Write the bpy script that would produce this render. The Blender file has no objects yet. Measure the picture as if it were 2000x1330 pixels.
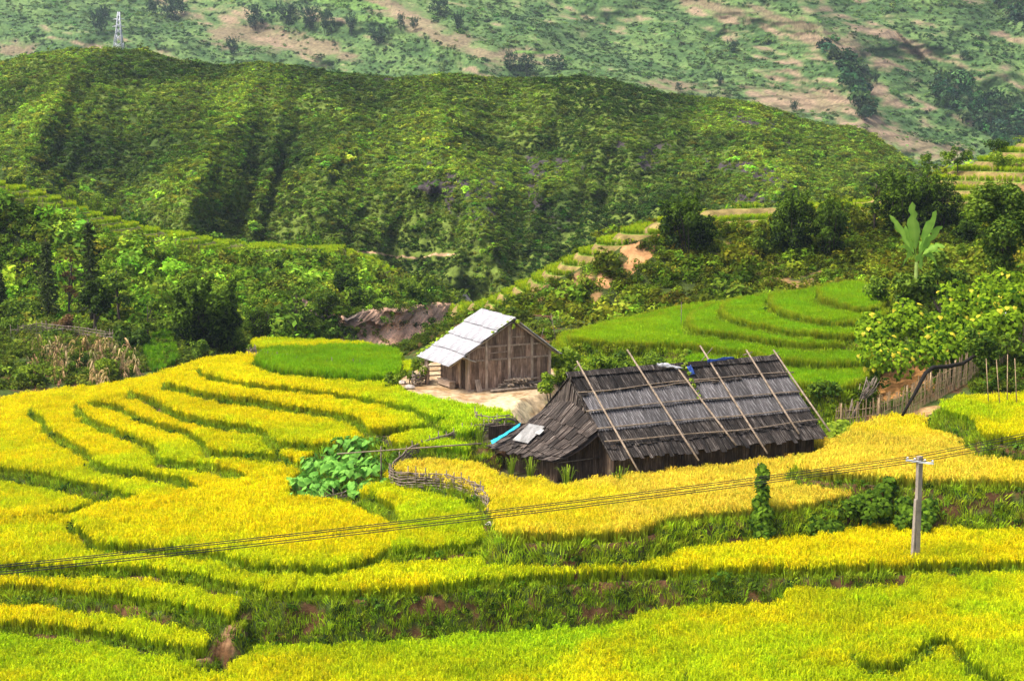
import bpy, math, random
import numpy as np
from mathutils import Vector, Matrix, Euler
from math import sin, cos, radians, pi, sqrt, exp

random.seed(7)
rng = np.random.default_rng(11)
scene = bpy.context.scene

# ------------------------------------------------------------------ camera
F = 3000.0            # focal length in photograph pixels (2000 px wide)
PT = radians(8.0)     # downward pitch
CH = 22.0             # camera height above the lowest paddy
cam_d = bpy.data.cameras.new('camera')
cam_d.sensor_width = 36.0
cam_d.lens = F / 2000.0 * 36.0
cam_d.clip_start = 0.5
cam_d.clip_end = 6000
cam = bpy.data.objects.new('camera', cam_d)
scene.collection.objects.link(cam)
cam.location = (0, 0, CH)
cam.rotation_euler = (pi / 2 - PT, 0, 0)
scene.camera = cam

# ------------------------------------------------------------------ light
SUN_EL, SUN_AZ = radians(58), radians(250)      # azimuth: compass-like, from +Y clockwise
world = bpy.data.worlds.new('World')
scene.world = world
world.use_nodes = True
wn = world.node_tree.nodes
wl = world.node_tree.links
sky_n = wn.new('ShaderNodeTexSky')
sky_n.sky_type = 'NISHITA'
sky_n.sun_disc = False
sky_n.sun_elevation = SUN_EL
sky_n.sun_rotation = SUN_AZ
sky_n.air_density = 0.7
sky_n.dust_density = 6.0
sky_n.ozone_density = 0.3
wl.new(sky_n.outputs[0], wn['Background'].inputs[0])
wn['Background'].inputs[1].default_value = 0.135
sun_d = bpy.data.lights.new('sun', 'SUN')
sun_d.energy = 1.9
sun_d.angle = radians(12)
sun_d.color = (1.0, 0.95, 0.85)
sun = bpy.data.objects.new('sun', sun_d)
scene.collection.objects.link(sun)
sd = Vector((sin(SUN_AZ) * cos(SUN_EL), cos(SUN_AZ) * cos(SUN_EL), sin(SUN_EL)))
sun.rotation_euler = sd.to_track_quat('Z', 'Y').to_euler()
sun.location = sd * 300
scene.view_settings.view_transform = 'Standard'
scene.view_settings.look = 'None'
scene.view_settings.gamma = 1.0
scene.view_settings.use_curve_mapping = False
scene.view_settings.exposure = 1.15
scene.cycles.use_denoising = True
scene.cycles.max_bounces = 6
scene.cycles.diffuse_bounces = 3
scene.cycles.glossy_bounces = 2
scene.cycles.transmission_bounces = 3
scene.cycles.transparent_max_bounces = 6
scene.cycles.volume_bounces = 0

# ------------------------------------------------------------------ picture <-> place
CP, SP = cos(PT), sin(PT)
def pix(x, y, z):
    z = np.asarray(z) - CH
    f = y * CP - z * SP
    u = y * SP + z * CP
    return 1000 + F * x / f, 665 - F * u / f
def P(px, py, z):
    """the point at height z seen at a photo pixel"""
    u = (px - 1000) / F; v = (665 - py) / F
    d = (u, CP + v * SP, -SP + v * CP)
    t = (z - CH) / d[2]
    return Vector((d[0] * t, d[1] * t, z))
def D(px, py, dist):
    """the point at distance dist (along +Y) seen at a photo pixel"""
    u = (px - 1000) / F; v = (665 - py) / F
    d = (u, CP + v * SP, -SP + v * CP)
    t = dist / d[1]
    return Vector((d[0] * t, dist, CH + d[2] * t))
def Dn(px, py, dist):
    u = (px - 1000) / F; v = (665 - py) / F
    dy = CP + v * SP
    t = dist / dy
    return np.stack([u * t, dist + 0 * t, CH + (-SP + v * CP) * t], -1)

# ------------------------------------------------------------------ noise
def _hash(ix, iy, seed):
    h = (ix.astype(np.int64) * 374761393 + iy.astype(np.int64) * 668265263 + seed * 1442695041) & 0x7fffffff
    h = ((h ^ (h >> 13)) * 1274126177) & 0x7fffffff
    return ((h ^ (h >> 16)) & 0xffff) / 65535.0
def vnoise(x, y, seed=0):
    x = np.asarray(x, float); y = np.asarray(y, float)
    ix = np.floor(x); iy = np.floor(y)
    fx = x - ix; fy = y - iy
    fx = fx * fx * (3 - 2 * fx); fy = fy * fy * (3 - 2 * fy)
    a = _hash(ix, iy, seed); b = _hash(ix + 1, iy, seed)
    c = _hash(ix, iy + 1, seed); d = _hash(ix + 1, iy + 1, seed)
    return (a + (b - a) * fx) * (1 - fy) + (c + (d - c) * fx) * fy
def fbm(x, y, oct=4, seed=0):
    s = 0; a = .5; n = 0
    for o in range(oct):
        s = s + a * vnoise(x * 2 ** o + 17.3 * o, y * 2 ** o - 9.1 * o, seed + o); n += a; a *= .5
    return s / n
def sstep(a, b, x):
    t = np.clip((x - a) / (b - a), 0, 1)
    return t * t * (3 - 2 * t)

# ------------------------------------------------------------------ object helpers
WORLD = {}
def tag(o, label=None, cat=None, group=None, kind=None):
    if label: o['label'] = label
    if cat: o['category'] = cat
    if group: o['group'] = group
    if kind: o['kind'] = kind
    return o
def root(name, loc, label, cat, group=None):
    o = bpy.data.objects.new(name, None)
    o.empty_display_size = .3
    scene.collection.objects.link(o)
    o.location = loc
    WORLD[o] = Matrix.Translation(Vector(loc))
    return tag(o, label, cat, group)
def link(name, me, parent=None, M=None):
    """an object of mesh data me with world matrix M (identity: mesh is in world coordinates)"""
    o = bpy.data.objects.new(name, me)
    scene.collection.objects.link(o)
    M = M or Matrix.Identity(4)
    WORLD[o] = M
    if parent:
        o.parent = parent
        o.matrix_basis = WORLD[parent].inverted() @ M
    else:
        o.matrix_basis = M
    return o
def mesh(name, v, f, mats=(), smooth=False, uv=None, fmat=None):
    me = bpy.data.meshes.new(name)
    me.from_pydata([tuple(p) for p in v], [], f)
    for m in (mats if isinstance(mats, (list, tuple)) else [mats]):
        me.materials.append(m)
    if fmat is not None:
        me.polygons.foreach_set('material_index', np.asarray(fmat, np.int32))
    if uv is not None:
        l = me.uv_layers.new(name='UVMap')
        l.data.foreach_set('uv', np.asarray(uv, np.float32).ravel())
    if smooth:
        me.polygons.foreach_set('use_smooth', np.ones(len(me.polygons), bool))
    me.update()
    return me
def fast_mesh(name, V, Q, mats=(), smooth=False, k=4):
    """numpy arrays -> mesh; Q is (n,k) vertex indices"""
    V = np.asarray(V, np.float32); Q = np.asarray(Q, np.int32)
    me = bpy.data.meshes.new(name)
    me.vertices.add(len(V)); me.vertices.foreach_set('co', V.ravel())
    n = len(Q)
    me.loops.add(n * k); me.loops.foreach_set('vertex_index', Q.ravel())
    me.polygons.add(n)
    me.polygons.foreach_set('loop_start', np.arange(0, n * k, k, dtype=np.int32))
    for m in (mats if isinstance(mats, (list, tuple)) else [mats]):
        me.materials.append(m)
    if smooth:
        me.polygons.foreach_set('use_smooth', np.ones(n, bool))
    me.update(calc_edges=True)
    return me
def vcol(me, name, C, domain='POINT'):
    C = np.asarray(C, np.float32)
    if C.shape[1] == 3: C = np.concatenate([C, np.ones((len(C), 1), np.float32)], 1)
    a = me.attributes.new(name, 'FLOAT_COLOR', domain)
    a.data.foreach_set('color', C.ravel())
def plank(name, p00, p10, p11, p01, th, mat, parent, jit=0.0, lift=0.0):
    """a board: four corners of its outer face (u across, v along), thickness th behind it"""
    c = [Vector(p) for p in (p00, p10, p11, p01)]
    n = (c[1] - c[0]).cross(c[3] - c[0]).normalized()
    if jit:
        c = [p + n * random.uniform(-jit, jit) for p in c]
    c = [p + n * lift for p in c]
    v = c + [p - n * th for p in c]
    f = [(0, 1, 2, 3), (7, 6, 5, 4), (0, 4, 5, 1), (1, 5, 6, 2), (2, 6, 7, 3), (3, 7, 4, 0)]
    w = (c[1] - c[0]).length; h = (c[3] - c[0]).length
    ou, ov = random.random() * 40, random.random() * 40
    q = lambda a, b: (ou + a * w, ov + b * h)
    uv = [q(0, 0), q(1, 0), q(1, 1), q(0, 1), q(0, 1), q(1, 1), q(1, 0), q(0, 0)] + [q(0, 0), q(0, .02), q(.1, .02), q(.1, 0)] * 4
    o = root_loc(parent)
    me = mesh(name, [p - o for p in v], f, mat, uv=uv)
    return link(name, me, parent, Matrix.Translation(o))
def root_loc(parent):
    return WORLD[parent].to_translation() if parent else Vector((0, 0, 0))
def tube_geo(pts, rad, seg=6, cap=True):
    pts = [Vector(p) for p in pts]
    n = len(pts)
    rad = rad if isinstance(rad, (list, tuple, np.ndarray)) else [rad] * n
    V = []; Fc = []
    up = Vector((0.13, 0.21, 1)).normalized()
    for i, p in enumerate(pts):
        t = (pts[min(i + 1, n - 1)] - pts[max(i - 1, 0)]).normalized()
        a = t.cross(up)
        if a.length < .05: a = t.cross(Vector((1, 0, 0)))
        a.normalize(); b = t.cross(a)
        for k in range(seg):
            w = 2 * pi * k / seg
            V.append(p + a * (cos(w) * rad[i]) + b * (sin(w) * rad[i]))
    for i in range(n - 1):
        for k in range(seg):
            k2 = (k + 1) % seg
            Fc.append((i * seg + k, i * seg + k2, (i + 1) * seg + k2, (i + 1) * seg + k))
    if cap:
        Fc.append(tuple(range(seg - 1, -1, -1)))
        Fc.append(tuple((n - 1) * seg + k for k in range(seg)))
    return V, Fc
def tube(name, pts, rad, mat, parent=None, seg=6):
    o = root_loc(parent)
    V, Fc = tube_geo([Vector(p) - o for p in pts], rad, seg)
    return link(name, mesh(name, V, Fc, mat, smooth=True), parent, Matrix.Translation(o))
def geo_join(parts):
    V = []; Fc = []
    for v, f in parts:
        b = len(V); V += list(v); Fc += [tuple(i + b for i in q) for q in f]
    return V, Fc
def box_geo(c, hx, hy, hz):
    """box from centre and three half-axis vectors"""
    c, hx, hy, hz = Vector(c), Vector(hx), Vector(hy), Vector(hz)
    V = [c + hx * a + hy * b + hz * d for d in (-1, 1) for (a, b) in ((-1, -1), (1, -1), (1, 1), (-1, 1))]
    return V, [(3, 2, 1, 0), (4, 5, 6, 7), (0, 1, 5, 4), (1, 2, 6, 5), (2, 3, 7, 6), (3, 0, 4, 7)]

# ------------------------------------------------------------------ materials
def nmat(name):
    m = bpy.data.materials.new(name)
    m.use_nodes = True
    t = m.node_tree
    for n in list(t.nodes): t.nodes.remove(n)
    out = t.nodes.new('ShaderNodeOutputMaterial')
    return m, t.nodes, t.links, out
def mixc(N, L, fac, a, b, blend='MIX'):
    n = N.new('ShaderNodeMix'); n.data_type = 'RGBA'; n.blend_type = blend
    for s, v in ((n.inputs[0], fac), (n.inputs[6], a), (n.inputs[7], b)):
        if hasattr(v, 'links') or isinstance(v, bpy.types.NodeSocket): L.new(v, s)
        elif isinstance(v, (int, float)): s.default_value = v
        else: s.default_value = (*v, 1)
    return n.outputs[2]
def ramp(N, L, fac, stops):
    r = N.new('ShaderNodeValToRGB')
    el = r.color_ramp.elements
    while len(el) < len(stops): el.new(.5)
    for e, (p, c) in zip(el, stops):
        e.position = p; e.color = (*c, 1) if len(c) == 3 else c
    L.new(fac, r.inputs[0])
    return r.outputs[0]
def noise(N, L, scale, detail=4, vec=None, rough=.6):
    n = N.new('ShaderNodeTexNoise')
    n.inputs['Scale'].default_value = scale; n.inputs['Detail'].default_value = detail; n.inputs['Roughness'].default_value = rough
    if vec is not None: L.new(vec, n.inputs['Vector'])
    return n.outputs['Fac']
def attr(N, name, kind='GEOMETRY'):
    a = N.new('ShaderNodeAttribute'); a.attribute_name = name; a.attribute_type = kind
    return a
def mapping(N, L, vec, scale):
    m = N.new('ShaderNodeMapping'); m.inputs['Scale'].default_value = scale
    L.new(vec, m.inputs['Vector'])
    return m.outputs[0]
def bump(N, L, h, strength, dist):
    b = N.new('ShaderNodeBump'); b.inputs['Strength'].default_value = strength; b.inputs['Distance'].default_value = dist
    L.new(h, b.inputs['Height'])
    return b.outputs[0]
def leaf_shader(N, L, out, col, trans=.35, gloss=.08, rough=.45):
    d = N.new('ShaderNodeBsdfDiffuse'); t = N.new('ShaderNodeBsdfTranslucent'); g = N.new('ShaderNodeBsdfGlossy')
    g.inputs['Roughness'].default_value = rough
    L.new(col, d.inputs[0]); L.new(col, t.inputs[0])
    m = N.new('ShaderNodeMixShader'); m.inputs[0].default_value = trans
    L.new(d.outputs[0], m.inputs[1]); L.new(t.outputs[0], m.inputs[2])
    last = m.outputs[0]
    if gloss > 0:
        m2 = N.new('ShaderNodeMixShader'); m2.inputs[0].default_value = gloss
        L.new(last, m2.inputs[1]); L.new(g.outputs[0], m2.inputs[2]); last = m2.outputs[0]
    L.new(last, out.inputs[0])
def mat_scatter_leaf(name, trans=.35, gloss=.0):
    """colour = per-instance tint x per-leaf variation"""
    m, N, L, out = nmat(name)
    a = attr(N, 'tint', 'INSTANCER'); v = attr(N, 'var')
    leaf_shader(N, L, out, mixc(N, L, 1.0, a.outputs['Color'], v.outputs['Color'], 'MULTIPLY'), trans, gloss)
    return m
def mat_rice(name):
    m, N, L, out = nmat(name)
    a = attr(N, 'tint', 'INSTANCER'); v = attr(N, 'var'); t = attr(N, 'tip')
    stem = mixc(N, L, .5, a.outputs['Color'], (.12, .20, .02))
    stem = mixc(N, L, 1.0, stem, (.55, .65, .5), 'MULTIPLY')
    c = mixc(N, L, t.outputs['Fac'], stem, a.outputs['Color'])
    leaf_shader(N, L, out, mixc(N, L, 1.0, c, v.outputs['Color'], 'MULTIPLY'), .38, .0)
    return m
def mat_leaf(name, c1, c2, trans=.3, gloss=.004):
    """foliage on a thing: per-leaf variation between two colours"""
    m, N, L, out = nmat(name)
    v = attr(N, 'var')
    oi = N.new('ShaderNodeObjectInfo')
    sepr = N.new('ShaderNodeSeparateColor'); L.new(v.outputs['Color'], sepr.inputs[0])
    c = mixc(N, L, sepr.outputs[0], c1, c2)
    h = N.new('ShaderNodeHueSaturation'); L.new(c, h.inputs['Color'])
    mr = N.new('ShaderNodeMapRange'); mr.inputs[3].default_value = .85; mr.inputs[4].default_value = 1.15
    L.new(oi.outputs['Random'], mr.inputs[0]); L.new(mr.outputs[0], h.inputs['Value'])
    leaf_shader(N, L, out, h.outputs[0], trans, gloss)
    return m
def mat_ground(name, bumps=.3, scale=3.0):
    """ground painted by zone (attribute col) with fine grain"""
    m, N, L, out = nmat(name)
    a = attr(N, 'col')
    tc = N.new('ShaderNodeTexCoord')
    n1 = noise(N, L, scale, 6, tc.outputs['Object'])
    n2 = noise(N, L, scale * 7, 3, tc.outputs['Object'])
    g = ramp(N, L, n1, [(.3, (.5, .5, .5)), (.7, (1.35, 1.35, 1.3))])
    c = mixc(N, L, 1.0, a.outputs['Color'], g, 'MULTIPLY')
    p = N.new('ShaderNodeBsdfPrincipled')
    L.new(c, p.inputs['Base Color']); p.inputs['Roughness'].default_value = .95
    p.inputs['Specular IOR Level'].default_value = .1
    L.new(bump(N, L, n2, bumps, .3), p.inputs['Normal'])
    L.new(p.outputs[0], out.inputs[0])
    return m
def mat_wood(name, dark, mid, light, streak=(14, 1.2, 1), rough=.85, objvar=.35):
    """weathered boards: streaks along the board (uv v), each board its own tone"""
    m, N, L, out = nmat(name)
    uvn = N.new('ShaderNodeUVMap')
    s = noise(N, L, 1.0, 6, mapping(N, L, uvn.outputs[0], streak), .7)
    b = noise(N, L, 1.6, 3, uvn.outputs[0])
    c = ramp(N, L, s, [(.30, dark), (.52, mid), (.72, light)])
    c = mixc(N, L, 1.0, c, ramp(N, L, b, [(.3, (.6, .6, .6)), (.7, (1.2, 1.2, 1.2))]), 'MULTIPLY')
    oi = N.new('ShaderNodeObjectInfo')
    h = N.new('ShaderNodeHueSaturation'); L.new(c, h.inputs['Color'])
    mr = N.new('ShaderNodeMapRange'); mr.inputs[3].default_value = 1 - objvar; mr.inputs[4].default_value = 1 + objvar
    L.new(oi.outputs['Random'], mr.inputs[0]); L.new(mr.outputs[0], h.inputs['Value'])
    p = N.new('ShaderNodeBsdfPrincipled'); L.new(h.outputs[0], p.inputs['Base Color'])
    p.inputs['Roughness'].default_value = rough; p.inputs['Specular IOR Level'].default_value = .2
    L.new(bump(N, L, s, .5, .02), p.inputs['Normal'])
    L.new(p.outputs[0], out.inputs[0])
    return m
def mat_plain(name, c1, c2, scale=4, rough=.8, spec=.2, bmp=.2):
    """solid matter mottled between two colours (object coordinates)"""
    m, N, L, out = nmat(name)
    tc = N.new('ShaderNodeTexCoord')
    n = noise(N, L, scale, 6, tc.outputs['Object'])
    c = ramp(N, L, n, [(.3, c1), (.7, c2)])
    p = N.new('ShaderNodeBsdfPrincipled'); L.new(c, p.inputs['Base Color'])
    p.inputs['Roughness'].default_value = rough; p.inputs['Specular IOR Level'].default_value = spec
    if bmp: L.new(bump(N, L, n, bmp, .03), p.inputs['Normal'])
    L.new(p.outputs[0], out.inputs[0])
    return m
M = {}
M['rice'] = mat_rice('rice_leaf')
M['scatter'] = mat_scatter_leaf('shrub_leaf')
M['grass'] = mat_scatter_leaf('grass_blade', .3, .0)
M['ground'] = mat_ground('earth')
M['hill'] = mat_ground('hill_earth', .6, .6)
M['shingle'] = mat_wood('weathered_shingle', (.007, .006, .005), (.022, .017, .014), (.30, .27, .24), (26, 1.0, 1), objvar=.55)
M['hipshingle'] = mat_wood('brown_shingle', (.010, .008, .007), (.045, .034, .028), (.32, .28, .24), (24, 1.0, 1), objvar=.55)
M['plank'] = mat_wood('brown_plank', (.09, .055, .036), (.28, .18, .12), (.52, .39, .29), (16, 1.0, 1), objvar=.4)
M['beam'] = mat_wood('beam_wood', (.20, .145, .10), (.44, .33, .24), (.62, .50, .39), (16, 1.0, 1), objvar=.2)
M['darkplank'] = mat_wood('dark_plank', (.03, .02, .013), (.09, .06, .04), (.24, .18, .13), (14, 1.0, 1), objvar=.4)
M['pole'] = mat_plain('bamboo_pole', (.14, .105, .07), (.36, .285, .21), 6, .6)
M['wicker'] = mat_plain('dry_branch', (.07, .055, .042), (.30, .24, .185), 5, .9)
M['slat'] = mat_plain('bamboo_slat', (.17, .115, .06), (.46, .34, .20), 3, .8)
M['bark'] = mat_plain('bark', (.035, .027, .02), (.11, .09, .07), 8, .95)
M['blackbark'] = mat_plain('dark_bark', (.008, .007, .006), (.022, .019, .016), 8, .95)
M['concrete'] = mat_plain('concrete', (.20, .17, .14), (.37, .32, .27), 2.5, .9)
M['steel'] = mat_plain('galvanised_steel', (.40, .43, .46), (.60, .63, .66), 3, .5, .5)
M['cable'] = mat_plain('cable_rubber', (.02, .02, .018), (.05, .045, .04), 3, .7)
M['porcelain'] = mat_plain('porcelain', (.7, .7, .7), (.85, .85, .85), 3, .3, .5)
M['bluetarp'] = mat_plain('blue_tarp', (.01, .03, .16), (.03, .09, .34), 5, .5, .4)
M['cyan'] = mat_plain('turquoise_tarp', (.0, .28, .42), (.03, .45, .60), 5, .5, .4)
M['plastic'] = mat_plain('white_plastic', (.40, .41, .43), (.6, .6, .62), 5, .4, .4)
M['stone'] = mat_plain('stone', (.28, .24, .20), (.52, .47, .42), 3, .9)
M['yard'] = mat_plain('trodden_earth', (.42, .31, .19), (.64, .51, .35), 1.5, .95, .1, .4)

# ------------------------------------------------------------------ sources for scattered growth
def quad_leaves(C, A, B):
    """diamond leaves: centres C, half length vectors A, half width vectors B"""
    V = np.stack([C - A, C + B, C + A, C - B], 1).reshape(-1, 3)
    Q = np.arange(len(V)).reshape(-1, 4)
    return V, Q
def unit(v):
    return v / np.maximum(np.linalg.norm(v, axis=-1, keepdims=True), 1e-9)
def blob_leaves(r, n, lumps, rad, leaf, flat=.35, hang=0.0, aspect=.55, up=.6):
    """leaves over the outside of a lumpy mass. lumps: (k,4) centre+radius"""
    lumps = np.asarray(lumps, float)
    w = lumps[:, 3] ** 2; k = r.choice(len(lumps), n, p=w / w.sum())
    d = unit(r.normal(size=(n, 3)) + np.array([0, 0, .35]))
    rr = lumps[k, 3] * (1 - flat * r.random(n) ** 2)
    C = lumps[k, :3] + d * rr[:, None] * np.asarray(rad)
    nrm = unit(d * .6 + r.normal(size=(n, 3)) * .5 + np.array([0, 0, up]))
    t = r.normal(size=(n, 3)); t[:, 2] -= hang
    A = unit(np.cross(np.cross(nrm, t), nrm))
    if hang: A = unit(A + np.array([0, 0, -hang]))
    B = unit(np.cross(nrm, A))
    s = leaf * r.uniform(.6, 1.35, n)
    V, Q = quad_leaves(C, A * s[:, None], B * (s * aspect)[:, None])
    # light / dark leaves: random tone per leaf and per lump
    var = .5 + .75 * r.random(n) ** 1.3 + .45 * (r.random(len(lumps))[k] - .5)
    var = np.clip(var, .22, 1.6)
    col = np.repeat(np.stack([var * r.uniform(.85, 1.15, n), var, var * .9], 1), 4, 0)
    return V, Q, col
def src(name, V, Q, col, mat, tip=None):
    me = fast_mesh(name, V, Q, mat, k=Q.shape[1])
    vcol(me, 'var', col)
    if tip is not None:
        a = me.attributes.new('tip', 'FLOAT', 'POINT'); a.data.foreach_set('value', np.asarray(tip, np.float32))
    return me
def kinds(name, meshes):
    c = bpy.data.collections.new(name)
    for i, me in enumerate(meshes):
        o = bpy.data.objects.new('%s_%02d' % (name, i), me)
        c.objects.link(o)
    return c
def strip(pts, wid, side):
    """a ribbon along pts (m,3) -> quads"""
    pts = np.asarray(pts); m = len(pts)
    w = np.asarray(wid)[:, None] * np.asarray(side)[None]
    V = np.empty((2 * m, 3)); V[0::2] = pts - w; V[1::2] = pts + w
    Q = [(2 * i, 2 * i + 1, 2 * i + 3, 2 * i + 2) for i in range(m - 1)]
    return V, np.array(Q)
def rice_mesh(name, seed, ripe=True, h=.74, spread=.15):
    r = np.random.default_rng(seed)
    Vs = []; Qs = []; T = []; C = []; b = 0
    def add(V, Q, t, c):
        nonlocal b
        Vs.append(V); Qs.append(Q + b); T.append(np.repeat(t, 2)); C.append(np.tile(c, (len(V), 1))); b += len(V)
    for i in range(15):
        a = r.uniform(0, 2 * pi); o = np.array([cos(a), sin(a), 0])
        p0 = o * r.uniform(0, spread * .7) ; hh = h * r.uniform(.75, 1.12); lean = r.uniform(.02, .20)
        pts = [p0, p0 + o * lean * .35 + [0, 0, hh * .6], p0 + o * lean + [0, 0, hh]]
        s = r.normal(size=3); s[2] = 0; s = s / np.linalg.norm(s)
        v = r.uniform(.75, 1.2)
        V, Q = strip(pts, [.010, .014, .002], s)
        add(V, Q, [0, .5, .9], np.array([v * .9, v * 1.02, v]))
    if ripe:
        for i in range(13):
            a = r.uniform(0, 2 * pi); o = np.array([cos(a), sin(a), 0])
            p0 = o * r.uniform(0, spread); hh = h * r.uniform(.8, 1.04); q = r.uniform(.08, .2)
            pts = [p0 + [0, 0, hh * .72], p0 + o * q * .5 + [0, 0, hh], p0 + o * q + [0, 0, hh * .97], p0 + o * q * 1.35 + [0, 0, hh * .82]]
            s = np.cross(o, [0, 0, 1]) + r.normal(size=3) * .3; s = s / np.linalg.norm(s)
            v = r.uniform(.85, 1.25)
            V, Q = strip(pts, [.004, .013, .016, .008], s)
            add(V, Q, [.7, 1, 1, 1], np.array([v * 1.02, v * .98, v * .9]))
    else:
        for i in range(9):
            a = r.uniform(0, 2 * pi); o = np.array([cos(a), sin(a), 0])
            p0 = o * r.uniform(0, spread); hh = h * r.uniform(.8, 1.1); q = r.uniform(.1, .3)
            pts = [p0 + [0, 0, hh * .3], p0 + o * q * .5 + [0, 0, hh * .85], p0 + o * q + [0, 0, hh * .95]]
            s = np.cross(o, [0, 0, 1])
            v = r.uniform(.85, 1.25)
            V, Q = strip(pts, [.010, .018, .003], s)
            add(V, Q, [.3, .8, 1], np.array([v, v, v]))
    return src(name, np.concatenate(Vs), np.concatenate(Qs), np.concatenate(C), M['rice'], np.concatenate(T))
def grass_mesh(name, seed, n=16, h=.32, spread=.2, w=.014):
    r = np.random.default_rng(seed)
    Vs = []; Qs = []; C = []; b = 0
    for i in range(n):
        a = r.uniform(0, 2 * pi); o = np.array([cos(a), sin(a), 0])
        p0 = o * r.uniform(0, spread); hh = h * r.uniform(.5, 1.2); q = hh * r.uniform(.15, .8)
        pts = [p0 - [0, 0, .05], p0 + o * q * .4 + [0, 0, hh * .7], p0 + o * q + [0, 0, hh * r.uniform(.75, 1)]]
        s = r.normal(size=3); s[2] = 0; s = s / np.linalg.norm(s)
        v = r.uniform(.6, 1.35)
        V, Q = strip(pts, [w, w, .002], s)
        Vs.append(V); Qs.append(Q + b); C.append(np.tile([v, v, v * .9], (len(V), 1))); b += len(V)
    return src(name, np.concatenate(Vs), np.concatenate(Qs), np.concatenate(C), M['grass'])
def shrub_mesh(name, seed, n=110, leaf=.17, tall=.8, hang=0.0):
    r = np.random.default_rng(seed)
    k = r.integers(4, 8)
    l = np.concatenate([r.normal(size=(k, 3)) * [.38, .38, .22] + [0, 0, .45 * tall], r.uniform(.3, .55, (k, 1))], 1)
    V, Q, c = blob_leaves(r, n, l, (1, 1, tall), leaf, .5, hang)
    return src(name, V, Q, c, M['scatter'])
K_RICE = kinds('rice_kind', [rice_mesh('rice_clump', i) for i in range(6)])
K_GREENRICE = kinds('green_rice_kind', [rice_mesh('green_rice_clump', 20 + i, False) for i in range(5)])
K_GRASS = kinds('grass_kind', [grass_mesh('grass_clump', 40 + i) for i in range(5)])
K_TALLGRASS = kinds('tall_grass_kind', [grass_mesh('tall_grass_clump', 50 + i, 20, .75, .28, .018) for i in range(4)])
K_SHRUB = kinds('shrub_kind', [shrub_mesh('shrub_clump', 60 + i, 170, .135) for i in range(7)])
K_FARSHRUB = kinds('far_shrub_kind', [shrub_mesh('far_shrub_clump', 70 + i, 85, .20) for i in range(6)])
K_WEED = kinds('weed_kind', [shrub_mesh('weed_clump', 80 + i, 60, .20, .6) for i in range(5)])
def stalk_mesh(name, seed):
    r = np.random.default_rng(seed)
    Vs = []; Qs = []; C = []; b = 0
    def add(V, Q, c):
        nonlocal b
        Vs.append(V); Qs.append(Q + b); C.append(np.tile(c, (len(V), 1))); b += len(V)
    h = r.uniform(1.3, 1.9); ln = r.normal(size=2) * .12
    pts = [np.array([0, 0, 0]), np.array([ln[0] * .5, ln[1] * .5, h * .5]), np.array([ln[0], ln[1], h])]
    add(*strip(pts, [.035, .03, .015], np.array([1, 0, 0])), np.array([.8, .75, .7]))
    add(*strip(pts, [.035, .03, .015], np.array([0, 1, 0])), np.array([.8, .75, .7]))
    for i in range(9):
        a = r.uniform(0, 2 * pi); o = np.array([cos(a), sin(a), 0]); z = h * r.uniform(.25, .95)
        q = r.uniform(.25, .55)
        p0 = np.array([ln[0] * z / h, ln[1] * z / h, z])
        P_ = [p0, p0 + o * q * .5 + [0, 0, .12], p0 + o * q + [0, 0, -.25 * r.random()], p0 + o * q * 1.1 + [0, 0, -.45]]
        v = r.uniform(.6, 1.3)
        add(*strip(P_, [.02, .045, .04, .005], np.cross(o, [0, 0, 1])), np.array([v, v * .95, v * .9]))
    return src(name, np.concatenate(Vs), np.concatenate(Qs), np.concatenate(C), M['grass'])
K_STALK = kinds('stalk_kind', [stalk_mesh('dry_stalk', 90 + i) for i in range(6)])

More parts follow.
